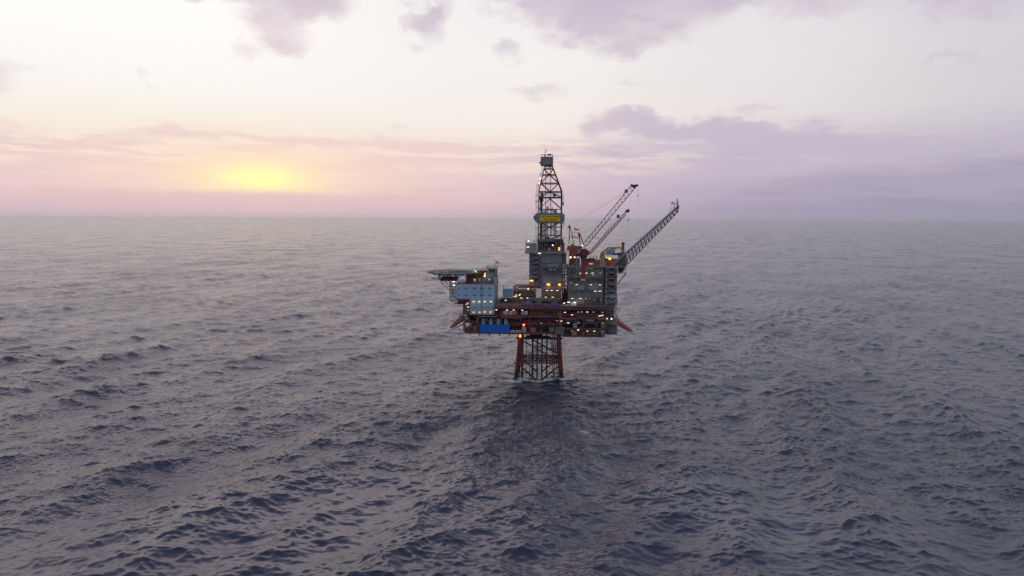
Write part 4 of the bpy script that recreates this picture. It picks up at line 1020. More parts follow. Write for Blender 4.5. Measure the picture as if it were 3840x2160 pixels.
# ------------------------------------------------------------------ derrick
def build_derrick():
    F, B = TY + 3, TY + 12
    base = Q(4, 830, 1100, F)
    t = thing('drilling_derrick', 'tall rusty lattice drilling derrick with a grey box crown', 'derrick', (base.x, (F + B) / 2, base.z))
    L0 = Q(4, 562, 1100, F); L1 = Q(3, 583, 1160, F); L2 = Q(3, 738, 545, F); R0 = Q(4, 1103, 1100, F); R1 = Q(3, 1162, 1160, F); R2 = Q(3, 940, 545, F)
    L1.x = L0.x; R1.x = R0.x
    cx = (L2.x + R2.x) / 2; top_d = (R2.x - L2.x); my = (F + B) / 2
    def C4(z):      # four corners at height z
        if z <= L1.z: return [Vector((L0.x, F, z)), Vector((R0.x, F, z)), Vector((R0.x, B, z)), Vector((L0.x, B, z))]
        k = (z - L1.z) / (L2.z - L1.z); xl = L1.x + (L2.x - L1.x) * k; xr = R1.x + (R2.x - R1.x) * k; f = F + (my - top_d / 2 - F) * k; b = B + (my + top_d / 2 - B) * k
        return [Vector((xl, f, z)), Vector((xr, f, z)), Vector((xr, b, z)), Vector((xl, b, z))]
    zk = L1.z; zt = L2.z; z0 = L0.z
    for i in range(4):
        m = MB(); a, b, c = C4(z0)[i], C4(zk)[i], C4(zt)[i]
        m.tube(a, b, .27, 8); m.tube(b, c, .25, 8); m.ball(b, .29, .29, .29, 10); m.smooth = False; m.build('leg', 'derrick_red', t)
    def Z3(y): return Q(3, 850, y, F).z
    def Z4(y): return Q(4, 850, y, F).z
    rings = [(Z3(745), 'derrick_red'), (Z3(957), 'derrick_red'), (Z3(1170), 'derrick_red'), (Z4(345), 'derrick_grey'), (Z4(770), 'derrick_grey'), (Z4(962), 'derrick_grey')]
    for z, mat in rings:
        m = MB(); c4 = C4(z)
        for i in range(4):
            p, q = c4[i], c4[(i + 1) % 4]; m.tube(p, q, .16, 6)
            if z > zk - 1: m.tube(p - Vector((0, 0, .55)), q - Vector((0, 0, .55)), .09, 5)
        m.build('horizontal', mat, t)
    def xb(za, zb, mat, kind):     # bracing in all four faces. A = apex at za, V = apex at zb
        m = MB(); ca, cb = C4(za), C4(zb)
        for i in range(4):
            a0, a1, b0, b1 = ca[i], ca[(i + 1) % 4], cb[i], cb[(i + 1) % 4]; ma, mb_ = (a0 + a1) / 2, (b0 + b1) / 2
            if kind == 'A': m.tube(ma, b0, .15, 6); m.tube(ma, b1, .15, 6)
            else: m.tube(a0, mb_, .17, 6); m.tube(a1, mb_, .17, 6)
            g = mb_ if kind == 'V' else ma
            m.tube(g - (b1 - b0).normalized() * .45, g + (b1 - b0).normalized() * .45, .34, 8)
        m.build('bracing', mat, t)
    xb(Z3(600), Z3(745), 'derrick_red', 'V'); xb(Z3(745), Z3(945), 'derrick_red', 'A'); xb(Z3(957), Z3(1175), 'derrick_red', 'V'); xb(Z3(1175), Z3(1310), 'derrick_grey', 'A')
    xb(Z4(95), Z4(335), 'derrick_grey', 'A'); xb(Z4(345), Z4(480), 'derrick_grey', 'A'); xb(Z4(640), Z4(770), 'derrick_grey', 'V'); xb(Z4(770), Z4(950), 'derrick_grey', 'A'); xb(Z4(962), Z4(1060), 'derrick_grey', 'V')
    # monkey board
    m = MB(); z = Z3(1315); c4 = C4(z)
    m.box(c4[0].x, c4[1].x, F, F + .9, z - .35, z + .25); m.box(c4[0].x, c4[1].x, B - .9, B, z - .35, z + .25); m.box(c4[0].x, c4[0].x + .9, F + .9, B - .9, z - .35, z + .2); m.box(c4[1].x - .9, c4[1].x, F + .9, B - .9, z - .35, z + .2)
    m.rail((c4[0].x, F, z + .25), (c4[1].x, F, z + .25)); m.build('racking_platform', 'derrick_grey', t)
    MB().lathe([(.1, -.7), (.75, -.5), (.8, .3), (.3, .7)], Q(3, 985, 1265, F + 2), n=12).build('winch', 'derrick_grey', t)
    m = MB(); m.lathe([(.7, -.5), (.75, .4), (.4, .55)], Q(3, 672, 1235, F + 1), n=12); m.pb(3, 630, 1265, 720, 1300, F + .5, 1.5); m.build('winch', 'derrick_grey', t)
    MB().tube(Q(4, 630, 95, F + 3), Q(4, 622, 1080, F + 3), .62, 12).build('standpipe', 'derrick_grey', t)
    m = MB(); m.lathe([(.3, -1.2), (.9, -.8), (.95, .6), (.4, 1.0)], Q(4, 632, 125, F + 2.6), n=12); m.build('top_drive', 'derrick_grey', t)
    for x in (768, 893):
        a = Q(3, x, 545, my); b = Q(4, x / 6.585 * 6.3 - 6, 1080, my); MB().tube(a, (a.x, my, b.z), .14, 6).build('guide_rail', 'derrick_red', t)
    m = MB()
    for x in (795, 828, 850, 872, 920): a = Q(3, x, 545, my - 1); m.tube(a, (a.x, my - 1, Z4(400)), .035, 4)
    for x in (670, 930, 1040): a = Q(3, x, 1000, my); m.tube(a, (a.x, my, Z4(400)), .03, 4)
    m.build('drill_line', 'cable', t)
    # racked pipe stands
    for a_, b_, mat in ((665, 760, 'grey_light'), (760, 800, 'derrick_grey'), (860, 900, 'off_white'), (920, 1000, 'grey_light')):
        m = MB(); n = max(3, (b_ - a_) // 13)
        for i in range(n):
            for j in range(3):
                x = Q(4, a_ + (b_ - a_) * i / n, 700, my).x; m.tube((x, my + .5 + j * .35, Z4(348) if mat != 'derrick_grey' else Z4(275)), (x, my + .5 + j * .35, Z4(1000)), .09, 5)
        m.build('pipe_stand', mat, t)
    m = MB()
    for (c, x, y0, y1) in ((4, 755, 275, 350), (4, 893, 300, 350)): m.tube(Q(c, x, y0, my), Q(c, x, y1, my), .18, 6)
    m.tube(Q(4, 660, 345, my), Q(4, 1090, 345, my), .1, 5); m.build('finger_board', 'derrick_grey', t)
    MB().pb(4, 925, 350, 995, 425, my, 1.5).build('finger_box', 'grey_steel', t)
    # lower floor frame
    m = MB(); m.pb(4, 545, 1045, 940, 1062, F - .5, 9); m.pb(4, 600, 1015, 1100, 1022, F - .3, .3); m.pb(4, 715, 990, 800, 1045, F + .5, .4); m.build('base_frame', 'grey_dark', t)
    m = MB(); m.ball(Q(4, 795, 1015, F + 1), .65, .65, .65, 12); m.build('sheave', 'cable', t)
    m = MB()
    for a, b in (((940, 1060), (1085, 960)), ((440, 1130), (545, 1010)), ((1105, 680), (1190, 672)), ((1190, 672), (1115, 790)), ((420, 457), (480, 463)), ((1100, 860), (980, 860)), ((980, 860), (980, 960))): MB().tube(Q(4, *a, F - .2), Q(4, *b, F - .2), .14, 5).build('outrigger', 'grey_steel', t)
    # water table and crown box
    MB().pb(3, 740, 518, 948, 545, F + 2, 5).build('crown_beam', 'derrick_grey', t)
    m = MB()
    for x in range(770, 900, 18): m.pb(3, x, 545, x + 8, 612, F + 3, 2.5)
    m.build('crown_sheaves', 'derrick_grey', t)
    m = MB(); m.pb(3, 735, 600, 945, 616, F + 2.4, 5); m.build('crown_floor', 'derrick_grey', t)
    MB().pb(3, 640, 312, 950, 500, F + .8, 7.2, .1).build('crown_box', 'sign_grey', t)
    MB().pb(3, 640, 501, 950, 520, F + .7, 7.4).build('crown_box_skirt', 'grey_dark', t)
    m = MB(); m.ball(Q(3, 640, 462, F + 3), .62, .7, .62, 14); m.build('crown_lamp_dome', 'grey_dark', t)
    m = MB(); a = Q(3, 640, 312, F + .8); b = Q(3, 950, 312, F + .8); m.railbox(Q(3, 735, 312, F + .8).x, b.x, F + .9, F + 7.8, a.z, 1.1); m.tube(Q(3, 645, 266, F + 2), Q(3, 750, 266, F + 2), .13, 5); m.pb(3, 735, 262, 748, 312, F + 1.5, .3); m.pb(3, 936, 262, 948, 312, F + 1.5, .3)
    m.ball(Q(3, 840, 262, F + 4), .6, .6, .4, 10); m.ball(Q(3, 885, 262, F + 4), .55, .5, .4, 10); m.build('crown_railing', 'derrick_red', t)
    MB().curve([Q(3, 765, 312, F + 3), Q(3, 766, 230, F + 3), Q(3, 766, 160, F + 3), Q(3, 778, 142, F + 3), Q(3, 795, 140, F + 3), Q(3, 805, 158, F + 3)], .13, 6, 3).build('vent_pipe', 'derrick_grey', t)
    MB().tube(Q(3, 730, 312, F + 3), Q(3, 728, 82, F + 3), .05, 5).build('lightning_rod', 'cable', t)
    # ladder cage up the left side
    m = MB(); Yl = F - .4
    pts = [Q(3, 690, 560, Yl), Q(3, 640, 760, Yl), Q(3, 570, 1040, Yl), Q(3, 540, 1240, Yl), Q(3, 536, 1440, Yl), Q(4, 520, 430, Yl), Q(4, 515, 700, Yl), Q(4, 515, 1000, Yl)]
    for dx_ in (-.28, .28):
        for p, q in zip(pts, pts[1:]): m.tube(p + Vector((dx_, 0, 0)), q + Vector((dx_, 0, 0)), .05, 4)
    for p, q in zip(pts, pts[1:]):
        for k in range(6): c_ = p.lerp(q, k / 6); m.tube(c_ - Vector((.28, 0, 0)), c_ + Vector((.28, 0, 0)), .04, 4)
    for c, x, y in ((3, 640, 765), (3, 572, 1040), (3, 542, 1270), (3, 540, 1420), (4, 520, 170), (4, 523, 290), (4, 515, 780), (4, 514, 985)):
        p = Q(c, x, y, Yl); m.box(p.x - .45, p.x + .45, Yl - .5, Yl + .5, p.z - .5, p.z - .42); m.railbox(p.x - .45, p.x + .45, Yl - .5, Yl + .5, p.z - .42, 1.0)
    m.build('ladder', 'grey_dark', t)
    m = MB(); p, q = Q(3, 1200, 1240, Yl), Q(4, 1145, 255, Yl)
    for dx_ in (-.3, .3): m.tube(p + Vector((dx_, 0, 0)), Vector((p.x + dx_, Yl, q.z)), .05, 4)
    for k in range(14): z = q.z + (p.z - q.z) * k / 14; m.tube((p.x - .3, Yl, z), (p.x + .3, Yl, z), .05, 4)
    m.pb(4, 1115, 180, 1165, 255, Yl - .3, .5); m.build('ladder_cage', 'grey_steel', t)
    # ring shaped cabin round the derrick that carries the sign
    Yr = F - 1.6; z1, z2, z3, z4 = [Q(4, 830, y, Yr).z for y in (430, 472, 628, 665)]
    xa, xb_, xc, xd = [Q(4, x, 540, Yr).x for x in (478, 540, 1125, 1180)]
    MB().prism([(xa, z3), (xb_ - .2, z4), (xc + .2, z4), (xd, z3), (xd, z2), (xc, z1), (xb_, z1), (xa, z2)], Yr, B + 1.6).build('ring_cabin', 'sign_grey', t)
    m = MB(); m.box(xa + 1, xd - 1, Yr + .1, B + 1.5, z4 - .3, z4 - .01); m.build('ring_cabin_soffit', 'deck_red', t)
    m = MB(); m.pb(4, 445, 500, 478, 590, Yr + 2, 3); m.build('side_box', 'grey_dark', t)
    return t, Yr
DERR, YR = build_derrick()
def text_mesh(txt, width, height, thick=.05):
    cu = bpy.data.curves.new('lettering', 'FONT'); cu.body = txt; cu.align_x = 'CENTER'; cu.align_y = 'CENTER'; cu.extrude = thick / 2; cu.offset = 0.012
    ob = bpy.data.objects.new('lettering_tmp', cu); C.objects.link(ob)
    bpy.context.view_layer.update()
    dg = bpy.context.evaluated_depsgraph_get(); me = bpy.data.meshes.new_from_object(ob.evaluated_get(dg))
    bpy.data.objects.remove(ob); bpy.data.curves.remove(cu)
    v = [x.co.copy() for x in me.vertices]; fs = [tuple(p.vertices) for p in me.polygons]; bpy.data.meshes.remove(me)
    x0, x1 = min(p.x for p in v), max(p.x for p in v); y0, y1 = min(p.y for p in v), max(p.y for p in v)
    return [Vector(((p.x - (x0 + x1) / 2) * width / (x1 - x0), -p.z * 1.0, (p.y - (y0 + y1) / 2) * height / (y1 - y0))) for p in v], fs
def build_sign():
    Y = YR - .18; a = Q(4, 597, 550, Y).x; b = Q(4, 1072, 550, Y).x; zt = Q(4, 830, 482, Y).z; zb = Q(4, 830, 622, Y).z
    t = thing('name_sign', 'yellow sign with two lines of dark capitals on the ring cabin of the derrick', 'sign', ((a + b) / 2, Y, zb))
    MB().cbox(a, b, Y, Y + .15, zb, zt, .03).build('board', 'sign_yellow', t)
    for txt, x0, x1, y0, y1 in (('25/8 RINGHORNE', 612, 1056, 494, 538), ('VÅR ENERGI', 678, 994, 555, 606)):
        p, q = Q(4, x0, y0, Y), Q(4, x1, y1, Y)
        v, f = text_mesh(txt, q.x - p.x, p.z - q.z); c = (p + q) / 2; m = MB()
        m.add([Vector((c.x + u.x, Y - .03 + u.y, c.z + u.z)) for u in v], f); m.build('lettering', 'letter', t)
build_sign()
# ------------------------------------------------------------------ right hand utility module
MY = 6.0
def build_module():
    x0, x1 = Q(5, 1140, 900, MY).x, Q(5, 1800, 900, MY).x; zb = ZS['main'] + .05
    t = thing('utility_module', 'wide dark grey green process module of three storeys right of the drilling block', 'building', ((x0 + x1) / 2, MY + 10, zb))
    rows = [(605, 818, .0, 'green_grey'), (850, 1032, .5, 'grey_clad'), (1046, 1300, .3, 'green_grey')]
    for a, b, d, mat in rows: MB().box(x0 + (.4 if a > 700 else 0), x1, MY + d, MY + 22, Q(5, 1400, b, MY).z, Q(5, 1400, a, MY).z).build('wall', mat, t)
    m = MB()
    for y in (602, 822, 845, 1034, 1042): z = Q(5, 1400, y, MY).z; m.box(x0 - .2, x1 + .3, MY - .9, MY - .01, z - .22, z)
    for y in (602, 845, 1042): z = Q(5, 1400, y, MY).z; m.rail((x0, MY - .85, z), (x1, MY - .85, z))
    m.build('walkway', 'grey_dark', t)
    MB().pb(5, 1290, 618, 1605, 642, MY - 1.0, .3).build('fascia', 'blue_pale', t)
    MB().pb(5, 1790, 605, 1848, 1300, MY + 2.5, 14).build('shaft', 'deep_dark', t)
    for (a, b, c_, d_, yy, mat) in ((1165, 715, 1325, 805, -.8, 'grey_dark'), (1580, 745, 1700, 815, -.5, 'green_grey'), (1700, 735, 1770, 810, -.45, 'green_grey'), (1170, 880, 1225, 1020, -.4, 'grey_dark'), (1290, 1050, 1560, 1180, -.02, 'green_grey'), (1345, 940, 1440, 1030, -.5, 'grey_steel'), (1440, 940, 1500, 1020, -.7, 'grey_dark'),
                                    (1700, 880, 1780, 1025, -.05, 'grey_dark'), (1280, 1185, 1440, 1290, -.4, 'grey_clad'), (1440, 1190, 1600, 1290, -.3, 'brown_pipe')):
        MB().pb(5, a, b, c_, d_, MY + yy, .9).build('equipment_panel', mat, t)
    m = MB(); m.tube(Q(5, 1180, 985, MY - .8), Q(5, 1245, 1030, MY - .8), .12, 5); m.tube(Q(5, 1460, 1050, MY - .5), Q(5, 1600, 1170, MY - .5), .13, 5)
    for x in (1160, 1210, 1265, 1340, 1335): m.tube(Q(5, x, 850, MY - .4), Q(5, x, 1290, MY - .4), .09, 5)
    for a, b in (((1150, 600), (1160, 470)), ((1300, 590), (1300, 440)), ((1190, 590), (1300, 500)), ((1150, 600), (1320, 600)), ((1185, 700), (1200, 640)), ((1240, 700), (1225, 640)), ((1160, 720), (1330, 715)), ((1330, 800), (1335, 720))): m.tube(Q(5, *a, MY - .3), Q(5, *b, MY - .3), .12, 5)
    m.build('outer_frame', 'grey_steel', t)
    for x in (1185, 1215, 1245):
        m = MB(); m.smooth = True; o = Q(5, x, 665, MY - .6); m.lathe([(.4, -1.0), (.45, .4), (.25, .8), (.05, .9)], o, n=12); m.build('filter_vessel', 'grey_dark', t)
    m = MB()
    for x in (1560, 1590, 1640, 1680, 1735, 1780, 1825, 1860): m.tube(Q(5, x, 1150, MY - 1.5), Q(5, x + 8, 1330, MY - 1.5), .2 + .12 * (x % 3), 8)
    m.pb(5, 1560, 1150, 1865, 1160, MY - 2, 1); m.build('exhaust_pipe', 'grey_dark', t)
    for x in (1612, 1735, 1820): MB().pb(5, x, 1178, x + 28, 1235, MY - 1.9, .5, .08).build('silencer', 'grey_light', t)
    # open top deck with low walls and boxes
    zt = Q(5, 1400, 602, MY).z
    MB().box(x0 - .2, Q(5, 2200, 602, MY).x, MY - .01, MY + 22, zt - .02, zt + .12).build('top_deck', 'grey_dark', t)
    for (a, b, c_, d_, yy, dep, mat) in ((1290, 440, 1360, 600, 3, 3, 'grey_dark'), (1470, 440, 1640, 545, 6, 4, 'crane_red'), (1400, 500, 1900, 600, 5, 3, 'deck_red'), (1640, 470, 1740, 600, 7, 4, 'rust_red'), (1160, 470, 1290, 600, 7, 4, 'deck_red'),
                                         (1880, 450, 2100, 600, 6, 6, 'ochre'), (1790, 430, 1880, 600, 8, 4, 'grey_dark'), (2080, 340, 2225, 600, 9, 4, 'boom_grey'), (1520, 560, 1605, 590, 3.5, 1, 'rust_red')):
        MB().pb(5, a, b, c_, d_, MY + yy, dep, .1).build('deck_house', mat, t)
    for x in (1558, 1668, 1610, 1735): MB().tube(Q(5, x, 470, MY + 5), Q(5, x, 388 if x < 1700 else 400, MY + 5), .2, 6).build('vent_post', 'deck_red', t)
    m = MB()
    for a, b in (((1500, 600), (1800, 600)),): m.rail(Q(5, *a, MY + .2), Q(5, *b, MY + .2), 2.0, .06)
    for x in (1610, 1735, 1800, 1840): m.tube(Q(5, x, 600, MY + .2), Q(5, x, 490, MY + .2), .1, 5)
    m.build('top_railing', 'grey_light', t)
    m = MB()
    for y in (508, 540, 575): m.pb(5, 1800, y, 1840, y + 6, MY - .2, 1)
    m.pb(5, 1730, 560, 1790, 578, MY - .1, .5)
    m.build('ladder', 'off_white', t)
    # rounded tank hanging off the right side
    m = MB(); p = Q(5, 2090, 610, MY + 8); q = Q(5, 2185, 610, MY + 8); m.prism([(p.x, p.z), (q.x, p.z), (q.x, p.z - .8), (q.x - .6, p.z - 1.7), (p.x + .6, p.z - 2.6), (p.x, p.z - 2.6)], MY + 6, MY + 12); m.build('side_tank', 'deep_dark', t)
    return t
build_module()
TL = build_stair_tower('tall grey lattice frame on the right end of the utility module', 5, 1852, 2052, (615, 715, 820, 930, 1050, 1150, 1250, 1310), MY - 2, 7, 'grey_steel', .15, stair=False)
def build_tower_fill():
    t = thing('end_bay', 'dark clad pipe bay behind the lattice frame at the right end of the utility module', 'building', Q(5, 1950, 1300, MY + 3))
    MB().pb(5, 1855, 625, 2050, 1300, MY + 3, 12).build('wall', 'deep_dark', t)
    MB().pb(5, 2020, 830, 2040, 905, MY + 2.9, .1).build('panel', 'off_white', t)
    MB().pb(5, 1865, 850, 2010, 1000, MY + 1.8, 1).build('equipment_panel', 'deck_red', t)
    MB().pb(5, 1880, 1060, 2030, 1120, MY + 1.8, 1).build('equipment_panel', 'grey_dark', t)
build_tower_fill()
def build_lower_tower():
    Y = 1.0
    t = build_stair_tower('green grey lattice frame under the utility module at the lower right corner', 6, 1800, 2022, (330, 450, 570, 690, 880, 1060), Y, 7, 'grey_steel', .11, stair=True)
    MB().pb(6, 1806, 330, 1965, 770, Y + 3, 10).build('wall', 'green_grey', t); MB().pb(6, 1806, 780, 2020, 1055, Y + 3, 10).build('wall', 'green_grey', t)
    MB().pb(6, 1790, 1055, 2010, 1075, Y - .5, 8).build('floor', 'deep_dark', t)
    m = MB()
    for a, b in (((2022, 880), (1800, 870)), ((1820, 900), (1900, 1050)), ((1850, 900), (1990, 1010)), ((1800, 880), (1920, 820)), ((2030, 590), (2080, 560)), ((2080, 560), (2030, 700)), ((2030, 560), (1960, 500)), ((1990, 560), (1990, 620)), ((1960, 330), (2030, 380)), ((2030, 560), (2085, 620)), ((1965, 430), (2040, 430))): m.tube(Q(6, *a, Y - .2), Q(6, *b, Y - .2), .1, 5)
    m.pb(6, 1995, 395, 2038, 440, Y, 1.5); m.pb(6, 1885, 320, 1960, 360, Y, 2); m.build('outrigger', 'grey_steel', t)
    MB().pb(6, 1845, 500, 1900, 640, Y + 2.7, .2).build('panel', 'grey_steel', t)
build_lower_tower()

# ------------------------------------------------------------------ cranes
def crane(label, Yc, ped, ped_mat, body, body_mat, boom_top, boom_bot, head, sheave, aframe, pend, hook, group=None, cab=None, n=26, ring=None):
    """pixel outlines are measured on the plane Y=Yc"""
    base = Q(5, (ped[0] + ped[2]) / 2, ped[3], Yc)
    t = thing('pedestal_crane', label, 'crane', base, group)
    p = Q(5, (ped[0] + ped[2]) / 2, ped[1], Yc); r = abs(Q(5, ped[2], ped[1], Yc).x - Q(5, ped[0], ped[1], Yc).x) / 2
    MB().tube(base, p, r, 20).build('pedestal', ped_mat, t)
    if ring: MB().lathe([(r * 1.12, 0), (r * 1.12, .9)], base - Vector((0, 0, .5)), n=20).build('pedestal_ring', 'off_white', t)
    for (a, b, c_, d_, y0, dep, mat) in body: MB().pb(5, a, b, c_, d_, Yc + y0, dep, .15).build('machinery_house', mat, t)
    if cab:
        k = MB().pb(5, *cab, Yc - 2.6, 2.2, .15).build('cab', body_mat, t)
        w = (cab[2] - cab[0]); h = (cab[3] - cab[1]); MB().pb(5, cab[0] + w * .12, cab[1] + h * .12, cab[2] - w * .12, cab[1] + h * .5, Yc - 2.66, .05).build('window', 'side_wall', k)
    hw = .75
    def boom(mb):
        a0, a1 = Q(8, *boom_top[0], Yc), Q(8, *boom_top[1], Yc); b0, b1 = Q(8, *boom_bot[0], Yc), Q(8, *boom_bot[1], Yc)
        for s_ in (-hw, hw):
            o = Vector((0, s_, 0)); mb.tube(a0 + o, a1 + o, .11, 6); mb.tube(b0 + o, b1 + o, .13, 6); zigzag(mb, a0 + o, a1 + o, b0 + o, b1 + o, n, .06, post=False)
        for (u0, u1) in ((a0, a1), (b0, b1)):
            zigzag(mb, u0 + Vector((0, -hw, 0)), u1 + Vector((0, -hw, 0)), u0 + Vector((0, hw, 0)), u1 + Vector((0, hw, 0)), n, .055, post=True)
    m = MB(); boom(m); m.build('boom', 'crane_boom', t)
    m = MB(); hp = [Q(8, *q, Yc) for q in head]; m.prism([(v.x, v.z) for v in hp], Yc - .6, Yc + .6); m.build('boom_head', 'crane_red', t)
    m = MB(); s0 = Q(8, *sheave, Yc); m.lathe([(.62, -.5), (.7, 0), (.62, .5)], s0, 'Y', 14); m.box(s0.x - .9, s0.x + .6, Yc - .7, Yc + .7, s0.z - .9, s0.z - .5); m.rail(s0 + Vector((-.9, -.7, -.3)), s0 + Vector((.5, -.7, .1)), .9, .03); m.build('boom_sheave', 'crane_red', t)
    m = MB()
    for a, b, r_ in aframe:
        for s_ in (-1.0, 1.0): m.tube(Q(8, *a, Yc + s_), Q(8, *b, Yc + s_), r_, 7)
    a0 = Q(8, *aframe[0][0], Yc); m.tube(a0 - Vector((0, 1, 0)), a0 + Vector((0, 1, 0)), .3, 8); m.ball(a0 + Vector((0, 0, .4)), .55, .9, .6, 12); m.smooth = False; m.build('gantry', 'crane_red' , t)
    for a, b in pend: MB().tube(Q(8, *a, Yc), Q(8, *b, Yc), .022, 4).build('pendant_line', 'cable', t)
    (hx, hy0), (_, hy1), (bx, by0, by1, br) = hook
    MB().tube(Q(8, hx, hy0, Yc), Q(8, bx, by0, Yc), .035, 4).build('hoist_rope', 'cable', t)
    hk = MB(); o = Q(8, bx, (by0 + by1) / 2, Yc); hh = (Q(8, bx, by0, Yc).z - Q(8, bx, by1, Yc).z) / 2; hk.lathe([(.04, hh), (br * .7, hh * .8), (br, hh * .1), (br * .6, -hh * .6), (.04, -hh)], o, n=12)
    blk = hk.build('hook_block', 'crane_boom', t)
    MB().tube(Q(8, bx, by1, Yc), Q(8, bx, hy1, Yc), .03, 4).build('sling', 'cable', blk)
    return t
YA = 16.0; YBc = 3.2
crane('rust orange crane behind the other, with the longest boom reaching highest', YA, (1175, 300, 1285, 600), 'crane_orange',
      [(1130, 205, 1285, 300, -2, 4.5, 'crane_orange'), (1165, 300, 1290, 375, -1.6, 3.5, 'crane_orange'), (1110, 288, 1180, 296, -2.2, 4.8, 'crane_red'), (1200, 170, 1238, 205, -1, 2, 'crane_red'), (1160, 370, 1300, 440, -1.8, 3.8, 'rust_red'), (1285, 210, 1400, 300, -1.5, 3, 'crane_red')], 'crane_orange',
      [(440, 1205), (1285, 180)], [(470, 1275), (1378, 195)], [(1275, 165), (1300, 135), (1318, 160), (1400, 150), (1428, 165), (1400, 190), (1375, 200), (1345, 225), (1290, 190)], (1200, 268),
      [((170, 925), (165, 1235), .2), ((185, 925), (265, 1285), .18), ((130, 938), (195, 938), .22), ((170, 1085), (295, 1085), .14), ((170, 1118), (250, 1118), .1)],
      [((215, 862), (1180, 285)), ((235, 870), (1180, 300))], [(1412, 185), (1412, 540), (1413, 335, 378, .28)], n=30)
crane('maroon crane standing on a bright red pedestal, with the shorter lower boom', YBc, (1382, 520, 1464, 835), 'pedestal_red',
      [(1285, 285, 1380, 405, -1, 3.6, 'crane_red'), (1380, 262, 1490, 385, -2, 4.4, 'crane_red'), (1490, 290, 1530, 380, -1.4, 3.2, 'crane_red'), (1300, 215, 1330, 285, 0, 1.5, 'grey_dark')], 'crane_red',
      [(520, 1395), (1190, 645)], [(535, 1430), (1200, 690)], [(1185, 640), (1190, 608), (1210, 615), (1240, 590), (1250, 612), (1268, 628), (1245, 655), (1222, 668), (1200, 665)], (1055, 725),
      [((345, 1060), (368, 1235), .24), ((365, 1060), (445, 1290), .22), ((320, 1085), (395, 1085), .2), ((235, 1112), (350, 1118), .16), ((330, 1022), (330, 1080), .07), ((215, 1022), (330, 1022), .08)],
      [((370, 1035), (1035, 742)), ((390, 1050), (1040, 755))], [(1240, 690), (1232, 1000), (1232, 782, 812, .36)], cab=(1296, 290, 1375, 380), n=24, ring=True)
CR_B = [o for o in C.objects if o.get('label', '').startswith('maroon crane')][0]
p = Q(5, 1423, 522, YBc); q = Q(5, 1420, 385, YBc); z1 = Q(5, 1420, 440, YBc).z
MB().lathe([(1.05, 0), (1.15, z1 - p.z), (2.2, q.z - p.z)], p, n=18).build('slew_column', 'deep_dark', CR_B)
m = MB(); m.tube(Q(8, 628, 1098, YBc), Q(8, 742, 1162, YBc), .1, 5); m.tube(Q(8, 530, 1400, YBc - .3), Q(8, 960, 850, YBc - .3), .07, 4); m.build('boom_walkway', 'crane_boom', CR_B)

